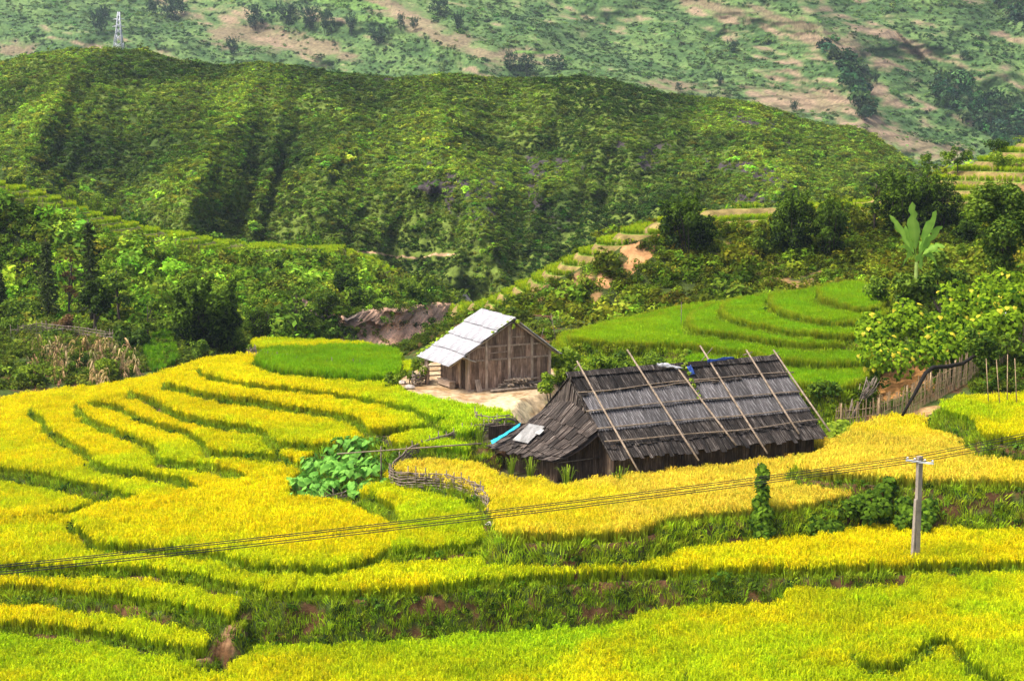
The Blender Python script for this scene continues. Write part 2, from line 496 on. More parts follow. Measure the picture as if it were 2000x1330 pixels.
def scatter(name, pts, scl, tint, coll, label, nk, tilt=.12, kind='stuff', cat=None, wide=None):
    """one object of instanced growth: a point per clump, with its own turn, size and tint"""
    pts = np.asarray(pts, np.float32); n = len(pts)
    me = bpy.data.meshes.new(name)
    me.vertices.add(n); me.vertices.foreach_set('co', pts.ravel())
    rot = np.stack([rng.normal(size=n) * tilt, rng.normal(size=n) * tilt, rng.random(n) * 2 * pi], 1).astype(np.float32)
    sc = np.asarray(scl, np.float32)
    if sc.ndim == 1: sc = np.stack([sc, sc, sc], 1)
    sc = sc * rng.uniform(.85, 1.15, (n, 1)).astype(np.float32)
    a = me.attributes.new('rot', 'FLOAT_VECTOR', 'POINT'); a.data.foreach_set('vector', rot.ravel())
    a = me.attributes.new('scl', 'FLOAT_VECTOR', 'POINT'); a.data.foreach_set('vector', np.ascontiguousarray(sc).ravel())
    a = me.attributes.new('pick', 'INT', 'POINT'); a.data.foreach_set('value', rng.integers(0, nk, n).astype(np.int32))
    vcol(me, 'tint', np.clip(tint, 0, 1))
    g = bpy.data.node_groups.new(name + '_nodes', 'GeometryNodeTree')
    g.interface.new_socket('Geometry', in_out='INPUT', socket_type='NodeSocketGeometry')
    g.interface.new_socket('Geometry', in_out='OUTPUT', socket_type='NodeSocketGeometry')
    N, L = g.nodes, g.links
    gi = N.new('NodeGroupInput'); go = N.new('NodeGroupOutput')
    ip = N.new('GeometryNodeInstanceOnPoints'); ci = N.new('GeometryNodeCollectionInfo')
    ci.inputs[0].default_value = coll; ci.inputs['Separate Children'].default_value = True; ci.inputs['Reset Children'].default_value = True
    def na(nm, t):
        x = N.new('GeometryNodeInputNamedAttribute'); x.data_type = t; x.inputs[0].default_value = nm
        return x.outputs[0]
    L.new(gi.outputs[0], ip.inputs['Points']); L.new(ci.outputs[0], ip.inputs['Instance'])
    ip.inputs['Pick Instance'].default_value = True
    L.new(na('pick', 'INT'), ip.inputs['Instance Index'])
    L.new(na('rot', 'FLOAT_VECTOR'), ip.inputs['Rotation'])
    L.new(na('scl', 'FLOAT_VECTOR'), ip.inputs['Scale'])
    L.new(ip.outputs[0], go.inputs[0])
    o = link(name, me)
    md = o.modifiers.new('growth', 'NODES'); md.node_group = g
    return tag(o, label, cat, None, kind)
def tints(n, a, b, spread=.12, t=None):
    a = np.asarray(a); b = np.asarray(b)
    t = rng.random(n) if t is None else t
    return (a + (b - a) * t[:, None]) * np.exp(rng.normal(size=(n, 1)) * spread) * np.exp(rng.normal(size=(n, 3)) * spread * .35)

# ------------------------------------------------------------------ terraces: level fields, each traced as a closed outline at its own height
CAN = .70       # height of the standing rice; outlines follow the edge of its canopy
R, G_, Y = 'ripe', 'green', 'mix'
FIELDS = [      # name, height, crop, outline (photo pixels at canopy height)
 ('f0', 0.5, Y, [(-500,1520),(-500,1180),(0,1200),(500,1200),(1000,1170),(1400,1130),(2500,1060),(2500,1520)]),
 ('t1', 1.05, Y, [(1300,1160),(1210,1215),(1110,1260),(1040,1330),(1000,1520),(2500,1520),(2500,1000),(1500,1110)]),
 ('t2', 1.65, Y, [(1570,1118),(1500,1180),(1440,1215),(1370,1250),(1330,1330),(1310,1520),(2500,1520),(2500,1000),(1700,1080)]),
 ('t3', 2.05, Y, [(1790,1100),(1745,1150),(1720,1195),(1690,1230),(1660,1268),(1700,1288),(1755,1285),(1800,1262),(1830,1240),(1852,1235),(1880,1265),(1920,1310),(1990,1335),(2500,1520),(2500,1000)]),
 ('f1', 1.1, R, [(-500,1193),(0,1203),(130,1213),(250,1233),(330,1248),(400,1262),(416,1240),(400,1225),(300,1150),(-500,1130)]),
 ('f2', 2.0, R, [(-500,1120),(0,1132),(100,1140),(250,1155),(350,1172),(430,1192),(468,1197),(472,1172),(440,1140),(300,1080),(-500,1050)]),
 ('f3', 2.6, R, [(-500,1086),(0,1095),(130,1097),(250,1097),(320,1105),(400,1118),(480,1138),(545,1150),(570,1143),(700,1145),(830,1135),(1000,1120),(1150,1110),(1300,1105),(1450,1101),(1600,1100),(1780,1094),(2500,1075),(2500,950),(1000,950),(300,985),(120,1000),(0,1012),(-500,1040)]),
 ('f4', 3.05, R, [(195,1062),(215,1055),(320,1061),(420,1070),(460,1092),(560,1098),(650,1101),(700,1095),(742,1070),(850,1063),(950,1052),(1000,1040),(1050,900),(900,880),(640,880),(560,908),(487,932),(383,947),(255,967),(160,988),(120,1005),(165,1035)]),
 ('f4b', 3.25, Y, [(688,962),(740,985),(775,1005),(787,1020),(775,1042),(745,1066),(850,1061),(950,1050),(990,1040),(1000,900),(760,930)]),
 ('f5', 4.0, 'gold', [(956,985),(960,1035),(1000,1034),(1100,1036),(1200,1034),(1262,1026),(1300,1003),(1400,995),(1460,988),(1530,984),(1600,975),(1690,955),(1760,935),(1800,880),(1700,800),(1300,780),(1000,820),(985,868),(880,882),(800,896),(766,908),(775,916),(800,922),(870,934),(940,958)]),
 ('f6', 4.8, 'gold', [(1540,905),(1580,913),(1640,920),(1700,921),(1760,927),(1820,930),(2000,932),(2500,935),(2500,860),(2000,880),(1930,880),(1890,850),(1840,818),(1790,806),(1700,812),(1660,830),(1630,860),(1560,890)]),
 ('f7', 6.0, Y, [(1830,790),(1870,800),(1905,815),(1912,838),(1950,846),(2000,850),(2500,860),(2500,740),(2000,765),(1880,770),(1845,775)]),
 ('a0', 0.9, R, [(-500,1010),(0,1012),(150,985),(260,965),(400,930),(300,890),(0,880),(-500,870)]),
 ('a', 1.8, R, [(-500,893),(0,905),(40,910),(84,919),(168,936),(224,950),(258,962),(400,990),(700,960),(700,850),(600,720),(300,735),(192,752),(56,762),(-60,790),(-500,790)]),
 ('b', 2.4, R, [(60,800),(82,806),(86,824),(105,842),(147,863),(168,877),(185,894),(224,908),(280,915),(332,921),(367,933),(385,945),(500,960),(700,930),(700,850),(600,720),(300,733),(192,750),(100,765),(60,780)]),
 ('c', 3.0, R, [(150,779),(154,800),(196,821),(245,838),(280,852),(304,866),(308,887),(336,893),(385,896),(430,903),(465,915),(489,932),(600,940),(700,920),(700,850),(600,720),(300,730),(210,750),(160,765)]),
 ('d', 3.5, R, [(156,778),(224,782),(259,800),(297,817),(350,831),(385,845),(399,861),(402,872),(455,877),(525,880),(567,891),(612,907),(700,930),(760,900),(760,850),(700,720),(300,728),(230,747)]),
 ('e', 4.1, R, [(248,765),(266,761),(315,779),(336,796),(385,810),(455,821),(500,828),(528,842),(532,856),(560,860),(640,860),(708,862),(720,850),(705,830),(760,800),(760,720),(480,690),(300,726),(255,745)]),
 ('f', 4.7, R, [(318,745),(330,742),(350,748),(420,765),(490,774),(560,784),(620,793),(680,801),(707,816),(722,835),(745,852),(790,862),(870,868),(930,872),(1000,860),(1000,780),(760,720),(480,690),(385,700),(330,722)]),
 ('g', 5.1, R, [(385,722),(420,732),(490,744),(560,751),(620,757),(680,766),(740,778),(786,787),(816,796),(834,804),(840,812),(855,828),(885,840),(921,850),(975,845),(1010,800),(1000,760),(800,700),(700,690),(490,686),(385,699)]),
 ('k', 5.5, G_, [(490,700),(520,713),(580,722),(650,728),(730,732),(775,733),(790,700),(780,672),(640,670),(540,672),(500,682)]),
 ('k2', 4.3, Y, [(485,676),(640,678),(760,676),(690,665),(600,660),(490,656)]),
 ('n5', 6.0, G_, [(1480,742),(1540,747),(1650,752),(1700,740),(1750,650),(1500,560),(1300,600),(1110,642),(1080,655),(1100,690),(1200,702),(1300,712),(1400,728)]),
 ('n4', 6.5, G_, [(1100,660),(1200,668),(1320,668),(1440,683),(1527,700),(1650,707),(1720,700),(1750,600),(1690,547),(1500,572),(1330,597),(1230,627),(1110,642)]),
 ('n3', 7.0, G_, [(1330,640),(1405,645),(1475,658),(1545,667),(1650,672),(1740,660),(1750,600),(1690,547),(1500,571),(1345,597)]),
 ('n2', 7.5, G_, [(1400,608),(1422,617),(1475,630),(1545,644),(1615,651),(1690,654),(1760,620),(1690,546),(1500,571),(1410,585)]),
 ('n1', 8.0, G_, [(1495,585),(1506,598),(1545,612),(1597,623),(1692,628),(1760,600),(1690,546),(1500,570)]),
 ('n0', 8.45, G_, [(1590,575),(1597,581),(1650,595),(1700,603),(1760,580),(1690,545),(1600,552)]),
]
YARD = ('yard', 5.6, None, [(780,754),(805,767),(870,783),(930,792),(985,806),(1008,800),(1015,778),(1060,770),(1092,745),(1100,720),(960,680),(830,710),(785,740)])
def world_poly(z, pts, off):
    A = np.array([tuple(P(x, y, z + off))[:2] for x, y in pts])
    # round the corners a little (Chaikin)
    for _ in range(2):
        B = np.roll(A, -1, 0)
        A = np.stack([.75 * A + .25 * B, .25 * A + .75 * B], 1).reshape(-1, 2)
    return A
POLYS = [(n, z, c, world_poly(z, p, CAN)) for n, z, c, p in FIELDS] + [(YARD[0], YARD[1], None, world_poly(YARD[1], YARD[3], 0))]
def sdist(A, x, y):
    """signed distance to a polygon, negative inside"""
    ins = np.zeros(x.shape, bool); d2 = np.full(x.shape, 1e9)
    B = np.roll(A, -1, 0)
    for (ax, ay), (bx, by) in zip(A, B):
        c = ((ay > y) != (by > y))
        if by != ay:
            ins ^= c & (x < (bx - ax) * (y - ay) / (by - ay) + ax)
        ex, ey = bx - ax, by - ay
        t = np.clip(((x - ax) * ex + (y - ay) * ey) / (ex * ex + ey * ey + 1e-12), 0, 1)
        d2 = np.minimum(d2, (x - ax - t * ex) ** 2 + (y - ay - t * ey) ** 2)
    d = np.sqrt(d2)
    return np.where(ins, -d, d)
BASE = np.array([(-70,46,-1),(0,46,-1),(70,46,-1),(-70,80,-1),(-20,80,-1),(0,72,0),(70,75,2),(-70,100,0),(-30,100,0),(-12,100,2.5),(3,86,4.0),(12,92,4.6),(6,100,5),(0,100,5.2),
 (-4,97,4.9),(-9,103,3),(10,108,5.2),(20,100,5.0),(26,86,4.6),(22,90,4.9),(30,92,6.2),(38,90,6.5),(26,96,6.6),(34,98,7.4),(46,98,7.6),(30,106,8),(44,110,8.6),(24,110,6.5),(24,125,7),
 (10,125,5),(0,115,2.5),(-5,125,0),(-12,125,0),(-22,124,2),(-15,140,0),(-5,150,-1.5),(-45,118,2),(-30,120,2.3),(-45,140,3.4),(-25,142,2.8),(-70,140,4),(0,150,2),(10,140,4),(25,140,6),
 (45,140,8.5),(70,110,9.5),(70,150,11),(-8,138,3.0),(-3,134,4.0),(-12,138,1.0),(-1,128,4.0),(-2.3,141,4.2),(-70,120,2.4),(-50,165,3),(0,170,-2),(50,170,8)], float)
def _phi(d): return np.sqrt(d * d + 4.0)
_W = np.linalg.solve(_phi(np.linalg.norm(BASE[:, None, :2] - BASE[None, :, :2], axis=2)), BASE[:, 2] - 2.0)
def base_h(x, y):
    s = np.full(x.shape, 2.0)
    for (bx, by, _), w in zip(BASE, _W):
        s += w * np.sqrt((x - bx) ** 2 + (y - by) ** 2 + 4.0)
    return s
def ground(x, y, full=False):
    """height of the terraced ground; with full: also which field it is and how far inside its lip"""
    x = np.asarray(x, float); y = np.asarray(y, float)
    wob = (fbm(x * .9, y * .9, 3, 5) - .5) * .5
    h = base_h(x, y) + (fbm(x * .25, y * .25, 4, 9) - .5) * .8
    fid = np.full(x.shape, -1); ins = np.full(x.shape, -9.0)
    for k, (n, z, c, A) in enumerate(POLYS):
        lo = A.min(0) - 2.2; hi = A.max(0) + 2.2
        m = (x > lo[0]) & (x < hi[0]) & (y > lo[1]) & (y < hi[1])
        if not m.any(): continue
        xm, ym = x[m], y[m]
        s = sdist(A, xm, ym) + wob[m]
        slope = 1.1 if n == 'yard' else 2.1
        hk = z - slope * np.maximum(s, 0)
        # worn, slightly raised lip
        hk = hk + .06 * np.exp(-((s + .12) / .12) ** 2)
        b = hk > h[m]
        hm = h[m]; hm[b] = hk[b]; h[m] = hm
        fm = fid[m]; fm[b] = k; fid[m] = fm
        im = ins[m]; im[b] = -s[b]; ins[m] = im
    return (h, fid, ins) if full else h
def gz(x, y):
    return float(ground(np.array([x]), np.array([y]))[0])

# near ground: a fan-shaped grid, finer towards the viewer
nu, nv = 620, 560
uu = np.linspace(-.60, .60, nu)
vv = 44.0 * np.exp(np.linspace(0, math.log(172 / 44.0), nv))
GX = vv[:, None] * uu[None] * np.clip(1.15 - vv[:, None] / 600, .8, 2); GY = np.repeat(vv[:, None], nu, 1)
GZ, GF, GI = ground(GX.ravel(), GY.ravel(), True)
gx, gy = GX.ravel(), GY.ravel()
gpx, gpy = pix(gx, gy, GZ)
soil = np.array((.115, .06, .028)); grassy = np.array((.055, .085, .018)); mud = np.array((.07, .065, .03)); dry = np.array((.30, .19, .09))
n1 = fbm(gx * .6, gy * .6, 4, 31); n2 = fbm(gx * 2.3, gy * 2.3, 3, 33)
bare_n = fbm(gx * .8 + GZ * .3, GZ * 1.7 + gy * .2, 5, 81)
COL = grassy + (soil - grassy) * np.maximum(sstep(.56, .70, n1 * .4 + n2 * .6), sstep(.55, .60, bare_n + (n2 - .5) * .16))[:, None]
isf = (GI > .15) & (GF >= 0) & (GF < len(FIELDS))
COL[isf] = mud
isyard = (GF == len(POLYS) - 1) & (GI > -.9)
COL[isyard] = (np.array((.50, .38, .24)) + (np.array((.34, .22, .11)) - np.array((.50, .38, .24))) * sstep(.4, .7, n2)[:, None])[isyard]
def in_px(poly, px, py):
    return sdist(np.array(poly, float), px, py) < 0
# the pale path in front of the yard, the washed-out chute at the lower bank, the bare bank behind the bamboo fence
for poly, colr, dr in (([(925,795),(1000,770),(1045,790),(1040,830),(1000,815)], (.56, .45, .28), (60, 100)),
                       ([(380,1290),(470,1195),(495,1195),(480,1260),(440,1290)], (.26, .15, .08), (50, 75)),
                       ([(1690,790),(1720,700),(1850,690),(1830,760)], (.36, .18, .06), (85, 110)),
                       ([(1760,815),(1840,775),(1860,785),(1790,822)], (.45, .28, .13), (70, 90)),
                       ([(690,672),(705,660),(745,650),(730,672)], (.35, .35, .36), (120, 170))):
    mm = in_px(poly, gpx + (n1 - .5) * 40, gpy) & (gy > dr[0]) & (gy < dr[1]) & (n2 > (.42 if dr == (50, 75) else .28))
    COL[mm] = np.array(colr) * (.75 + .5 * n1[mm])[:, None]
idx = np.arange(nu * nv).reshape(nv, nu)
GQ = np.stack([idx[:-1, :-1], idx[:-1, 1:], idx[1:, 1:], idx[1:, :-1]], -1).reshape(-1, 4)
me = fast_mesh('terraced_ground', np.stack([gx, gy, GZ], 1), GQ, M['ground'], smooth=True)
vcol(me, 'col', COL)
tag(link('terraced_ground', me), kind='structure')

# ------------------------------------------------------------------ slopes behind: sheets given by rows of (pixel, distance)
def sheet(rows, x0, x1, nx, ny, amp=(1.0, 4.0, 1.0), seed=0, warp=None):
    xs = np.linspace(x0, x1, nx)
    RY = []; RD = []
    for r in rows:
        r = np.array(r, float)
        RY.append(np.interp(xs, r[:, 0], r[:, 1])); RD.append(np.interp(xs, r[:, 0], r[:, 2]))
    k = np.ones(9) / 9
    sm = lambda a: np.convolve(np.pad(a, 4, mode='edge'), k, 'valid')
    pts = np.stack([Dn(xs, sm(a), sm(b)) for a, b in zip(RY, RD)])        # rows, nx, 3
    nr = len(rows)
    out = []
    for t in np.linspace(0, nr - 1, ny):
        i = min(int(t), nr - 2); f = t - i
        p0, p1, p2, p3 = pts[max(i - 1, 0)], pts[i], pts[i + 1], pts[min(i + 2, nr - 1)]
        out.append(.5 * (2 * p1 + (p2 - p0) * f + (2 * p0 - 5 * p1 + 4 * p2 - p3) * f * f + (3 * p1 - p0 - 3 * p2 + p3) * f ** 3))
    S = np.array(out)
    big, scl, small = amp
    S[..., 2] += (fbm(S[..., 0] / scl, S[..., 1] / scl, 4, seed) - .5) * big
    return S
def sheet_obj(name, S, mat, col):
    ny, nx = S.shape[:2]
    idx = np.arange(nx * ny).reshape(ny, nx)
    Q = np.stack([idx[:-1, :-1], idx[:-1, 1:], idx[1:, 1:], idx[1:, :-1]], -1).reshape(-1, 4)
    me = fast_mesh(name, S.reshape(-1, 3), Q, mat, smooth=True)
    vcol(me, 'col', col.reshape(-1, 3))
    return tag(link(name, me), kind='structure')
def sample(S, n, seed=0):
    """random points on a sheet, by area"""
    r = np.random.default_rng(seed)
    a = S[:-1, :-1]; b = S[:-1, 1:]; c = S[1:, :-1]; d = S[1:, 1:]
    ar = np.linalg.norm(np.cross(b - a, c - a), axis=2).ravel()
    k = r.choice(len(ar), n, p=ar / ar.sum())
    u, v = r.random((n, 1)), r.random((n, 1))
    f = lambda q: q.reshape(-1, 3)[k]
    return f(a) * (1 - u) * (1 - v) + f(b) * u * (1 - v) + f(c) * (1 - u) * v + f(d) * u * v
def in_frame(p, m=120):
    px, py = pix(p[:, 0], p[:, 1], p[:, 2])
    return (px > -m) & (px < 2000 + m) & (py > -m) & (py < 1330 + m), px, py
LC = [(-300,340,165),(0,374,165),(100,396,167),(210,432,170),(400,472,176),(490,484,181),(670,489,192),(740,520,198),(790,546,204),(840,578,208),(900,592,212)]
LM = [(-300,620,148),(0,610,150),(200,600,152),(350,590,154),(500,590,157),(600,600,161),(690,605,169),(760,600,177),(840,588,190),(900,590,203)]
def between(A, B, f, lift=0.0):
    xs = sorted({p[0] for p in A} | {p[0] for p in B})
    i = lambda R, k: np.interp(xs, [p[0] for p in R], [p[k] for p in R])
    return [(x, y, d) for x, y, d in zip(xs, i(A, 1) * (1 - f) + i(B, 1) * f + lift, i(A, 2) * (1 - f) + i(B, 2) * f)]
LEFT = sheet([
 [(-300,705,132),(0,695,136),(200,692,140),(350,690,142),(500,680,144),(600,674,150),(690,672,160),(760,665,170),(840,640,186),(900,625,200)],
 LM, between(LM, LC, .5), LC, [(x, y + 10, d + 12) for x, y, d in LC], [(x, y + 80, d + 34) for x, y, d in LC]], -300, 900, 420, 260, (1.3, 7.0, 1), 3)
RC = [(880,607,172),(940,600,160),(1000,568,154),(1060,534,151),(1120,503,150),(1180,472,150),(1240,448,151),(1300,434,152),(1400,420,155),(1500,418,158),(1600,411,159),(1660,398,160),(1750,392,161),(1850,345,163),(1900,326,165),(1950,305,165),(2000,290,165),(2400,200,165)]
RM = [(880,648,150),(1000,634,142),(1100,628,139),(1300,608,137),(1500,584,136),(1700,562,134),(2000,540,131),(2400,540,131)]
RIGHT = sheet([
 [(880,672,128),(1000,665,127),(1100,660,126),(1300,640,126),(1500,622,126),(1700,605,126),(2000,640,118),(2400,640,118)],
 RM, between(RM, RC, .52, 6), RC, [(x, y + 4, d + 9) for x, y, d in RC], [(x, y + 70, d + 36) for x, y, d in RC]], 880, 2400, 480, 270, (1.2, 7.0, 1), 4)
def stepped(S, crest, spans, step):
    """cut contour terraces into the upper part of a slope; returns how much each vertex is terraced and whether it is a tread"""
    px, py = pix(S[..., 0], S[..., 1], S[..., 2])
    below = py - np.interp(px, [p[0] for p in crest], [p[1] for p in crest])
    dep = np.interp(px, [p[0] for p in spans], [p[1] for p in spans]) * (.75 + .5 * fbm(S[..., 0] / 5, S[..., 2] / 3, 3, 19))
    m = sstep(1.15, .85, below / np.maximum(dep, .01)) * (dep > 1.5) * (S[..., 1] < np.interp(px, [p[0] for p in crest], [p[2] for p in crest]) + 9)
    q = S[..., 2] / step + (fbm(S[..., 0] / 14, S[..., 1] / 14, 2, 8) - .5) * .5
    k = np.floor(q); f = q - k
    S[..., 2] += m * (step * (sstep(.55, .98, f) - f))
    return m, f < .6
LSTEP = stepped(LEFT, LC, [(-300,6),(30,8),(60,14),(120,16),(200,22),(230,34),(360,30),(460,16),(490,13),(660,14),(690,10),(780,9),(800,0)], .62)
RSTEP = stepped(RIGHT, RC, [(900,16),(1000,26),(1150,24),(1290,20),(1310,2),(1380,2),(1390,16),(1510,16),(1520,2),(1630,2),(1640,20),(1720,22),(1740,3),(1830,20),(1860,60),(1920,70),(2400,80)], .95)
def slope_col(S, g, s, lo, hi, seed):
    x, y = S[..., 0], S[..., 1]
    n = fbm(x * .12, S[..., 2] * .25 + y * .05, 5, seed) * .6 + fbm(x * .8, y * .8, 3, seed + 7) * .4
    return np.array(g) + (np.array(s) - np.array(g)) * sstep(lo, hi, n)[..., None]
lcol = slope_col(LEFT, (.025, .042, .012), (.20, .13, .06), .58, .68, 12)
rcol = slope_col(RIGHT, (.045, .065, .014), (.26, .16, .07), .62, .70, 14)
rpx, rpy = pix(RIGHT[..., 0], RIGHT[..., 1], RIGHT[..., 2])
SCAR = [(1160,555),(1205,480),(1262,440),(1290,450),(1275,500),(1230,540),(1185,565)]
nn = fbm(RIGHT[..., 0] * .5, RIGHT[..., 2] * .7, 5, 77)
scar_m = in_px(SCAR, rpx, rpy) & (nn > .48)
rcol[scar_m] = np.array((.46, .25, .11)) * (.6 + .8 * nn[scar_m])[:, None]
for C_, (m_, tr_), soil_ in ((lcol, LSTEP, (.13, .13, .04)), (rcol, RSTEP, (.25, .19, .07))):
    k_ = m_ > .35
    C_[k_ & tr_] = (.16, .26, .02)
    C_[k_ & ~tr_] = soil_
sheet_obj('left_slope', LEFT, M['hill'], lcol)
sheet_obj('right_slope', RIGHT, M['hill'], rcol)

# cliff of bare rock in the gorge
CL = sheet([
 [(590,690,150),(640,690,152),(700,692,155),(780,680,164),(850,650,178),(910,625,192)],
 [(590,650,153),(640,658,156),(700,660,160),(780,648,169),(850,625,182),(910,610,195)],
 [(590,620,155),(640,640,158),(700,626,162),(780,612,171),(850,603,184),(910,597,196)],
 [(590,585,157),(620,608,158),(650,628,160),(700,606,164),(780,592,173),(850,592,186),(910,588,197)],
 [(590,582,164),(620,606,166),(650,626,168),(700,604,172),(780,590,181),(850,590,194),(910,586,203)]], 590, 910, 160, 70, (0, 5, 1), 6)
q = fbm(CL[..., 0] * .35 + CL[..., 2] * .5, CL[..., 2] * .25 - CL[..., 0] * .2, 5, 21)
q2 = 1 - np.abs(2 * fbm(CL[..., 0] * .9 - CL[..., 2] * .9, CL[..., 2] * .5 + CL[..., 0] * .1, 5, 23) - 1) * 2.2
CL[..., 1] += (q - .5) * 8 + (q2 - .5) * 1.2
CL[..., 2] += (q - .5) * 2.0 * (np.arange(70) / 70)[:, None]
cpx, cpy = pix(CL[..., 0], CL[..., 1], CL[..., 2])
rock = np.array((.13, .105, .09)) + (np.array((.66, .40, .26)) - np.array((.13, .105, .09))) * np.clip(sstep(.35, .65, q) * .55 + sstep(690, 760, cpx) * .6, 0, 1)[..., None]
rock = rock * (.5 + 1.0 * np.clip(q2, 0, 1))[..., None]
sheet_obj('cliff', CL, M['ground'], rock).data.polygons.foreach_set('use_smooth', np.zeros((160 - 1) * (70 - 1), bool))

# ------------------------------------------------------------------ the scrub-covered hill across the valley
HX = [-400,0,60,120,225,300,400,440,500,600,690,760,830,900,1000,1080,1130,1210,1290,1370,1450,1530,1600,1680,1730,1780,1850,1950,2400]
HY = [135,122,108,101,94,105,127,132,120,130,147,154,150,144,150,150,145,157,180,192,197,217,242,252,278,318,352,400,520]
BX = [-400,0,400,700,880,1000,1200,1500,1800,2400]
BY = [440,450,535,585,625,640,600,500,470,560]
nx, ny = 520, 230
hpx = np.linspace(-400, 2400, nx)
crest = np.interp(hpx, HX, HY); basey = np.interp(hpx, BX, BY)
kk = np.ones(7) / 7
crest = np.convolve(np.pad(crest, 3, mode='edge'), kk, 'valid'); basey = np.convolve(np.pad(basey, 3, mode='edge'), kk, 'valid')
tt = np.linspace(0, 1, ny)[:, None]
t_f = np.minimum(tt / .88, 1.0)                  # front face, then the far side falling away
hy = basey[None] + (crest - basey)[None] * t_f
hd = 236 + 122 * t_f ** 1.15 + 0 * hpx[None]
SPURS = []
def spur_w(px, t):
    s = 0
    for xt, w in SPURS:
        u = (px - np.interp(t, [a for a, _ in xt], [b for _, b in xt])) / w
        s = s + np.exp(-(np.abs(np.where(u > 0, u * 2.2, u)) * 1.5) ** 1.3)
    return s
def spur(x_of_t, w, amp, skew=1.0):
    """a rib running down the face: brought towards the viewer"""
    global hd
    if amp > 20: SPURS.append((x_of_t, w))
    c = np.interp(t_f[:, 0], [a for a, _ in x_of_t], [b for _, b in x_of_t])[:, None]
    u = (hpx[None] - c) / w
    u = np.where(u > 0, u * skew, u)
    hd = hd - amp * .95 * np.exp(-np.abs(u * 1.15) ** 1.25) * np.sin(np.clip(t_f, 0.0, 1) * pi * .92 + .12)
spur([(0, 330), (.3, 370), (.7, 440), (1, 510)], 120, 34, 1.5)
spur([(0, 10), (.5, 60), (1, 160)], 110, 26, 1.2)
spur([(0, 1010), (.3, 960), (.7, 880), (1, 830)], 150, 36, 1.6)
spur([(0, 620), (.5, 640), (1, 690)], 110, 16)
spur([(0, 1300), (.5, 1280), (1, 1150)], 110, 18)
spur([(0, 1560), (.5, 1540), (1, 1450)], 120, 22)
hd = hd + (fbm(hpx[None] / 90 + 0 * tt, hy / 60, 4, 41) - .5) * 12 * np.sin(np.clip(t_f, .02, 1) * pi) ** .5
gul = 1 - np.abs(2 * fbm(hpx[None] / 85 - t_f * 1.3 + .25 * vnoise(hpx[None] / 40, t_f * 6, 3), t_f * 1.1 + hpx[None] * 0, 4, 49) - 1) * 2
hd = hd - np.clip(gul, 0, 1) * 11 * np.sin(np.clip(t_f, .03, 1) * pi) ** .6
HILL = Dn(np.repeat(hpx[None], ny, 0), hy, hd)
back = np.clip((tt - .88) / .12, 0, 1)
HILL[..., 1] += back * 80; HILL[..., 2] -= back ** 1.3 * 40
HILL[..., 2] += (fbm(HILL[..., 0] / 7, HILL[..., 1] / 7, 3, 43) - .5) * 1.6
hn = fbm(HILL[..., 0] / 22, HILL[..., 2] / 9, 4, 45); hn2 = fbm(HILL[..., 0] / 4, HILL[..., 2] / 3, 3, 47)
hcol = np.array((.048, .082, .016)) + (np.array((.12, .17, .028)) - np.array((.048, .082, .016))) * sstep(.4, .65, hn)[..., None]
rk = (hn2 > .62) & (np.abs(hpx[None] - 1150) < 420) & (t_f > .35) & (hn < .52)
hcol[rk] = (.060, .050, .052)
hpy_ = hy
pathm = (np.abs(hy - (498 + 8 * np.sin(hpx[None] / 40) * .4 - (hpx[None] - 780) * .01)) < 2.2) & (hpx[None] > 690) & (hpx[None] < 890)
hcol[pathm] = (.46, .30, .18)
sheet_obj('scrub_hill', HILL, M['hill'], hcol)

# ------------------------------------------------------------------ the mountain side beyond
nx, ny = 560, 330
mpx = np.linspace(-500, 2500, nx); mpy = np.linspace(470, -420, ny)
MX, MY = np.meshgrid(mpx, mpy)
md = 560 + (470 - MY) * .62 + np.clip(MX - 1000, -1500, 1500) * -.035
def rib(x0, y0, x1, y1, w, amp):
    """a spur of the mountain along a line in view, nearer than the slope around it"""
    global md
    ex, ey = x1 - x0, y1 - y0; l2 = ex * ex + ey * ey
    t = np.clip(((MX - x0) * ex + (MY - y0) * ey) / l2, -.15, 1.1)
    d2 = (MX - x0 - t * ex) ** 2 + (MY - y0 - t * ey) ** 2
    side = (MX - x0) * ey - (MY - y0) * ex
    ww = np.where(side > 0, w * .45, w)
    md = md - amp * .75 * np.exp(-(d2 / ww ** 2) ** .62)
rib(500, -200, 930, 130, 150, 60); rib(820, -60, 1120, 120, 120, 40); rib(1250, -150, 1620, 60, 140, 55); rib(1600, 50, 1680, 230, 70, 40)
rib(1500, -250, 1960, 60, 150, 60); rib(1300, 180, 1930, 330, 80, 40); rib(1960, 40, 2050, 260, 80, -45); rib(1850, 160, 1980, 290, 70, -25); rib(-200, -60, 420, 120, 120, 40); rib(1000, 110, 1250, 180, 80, 22)
md = md + (fbm(MX / 130, MY / 70, 5, 51) - .5) * 38
MOUNT = Dn(MX, MY, md)
MOUNT[..., 2] += (fbm(MOUNT[..., 0] / 16, MOUNT[..., 1] / 16, 4, 53) - .5) * 4
mn = fbm((MX * .94 + MY * .34) / 190, (MY * .94 - MX * .34) / 26, 5, 55); mn2 = fbm((MX * .97 + MY * .2) / 34, (MY * .97 - MX * .2) / 9, 5, 57); mn3 = fbm(MX / 300, MY / 200, 3, 59)
mg = np.array((.060, .120, .036)) + (np.array((.125, .205, .06)) - np.array((.060, .120, .036))) * sstep(.35, .7, mn2)[..., None]
tanw = sstep(.575, .69, mn * .5 + mn2 * .5 + (mn3 - .5) * .25)
tancol = np.array((.19, .135, .085)) + (np.array((.30, .225, .15)) - np.array((.19, .135, .085))) * mn2[..., None]
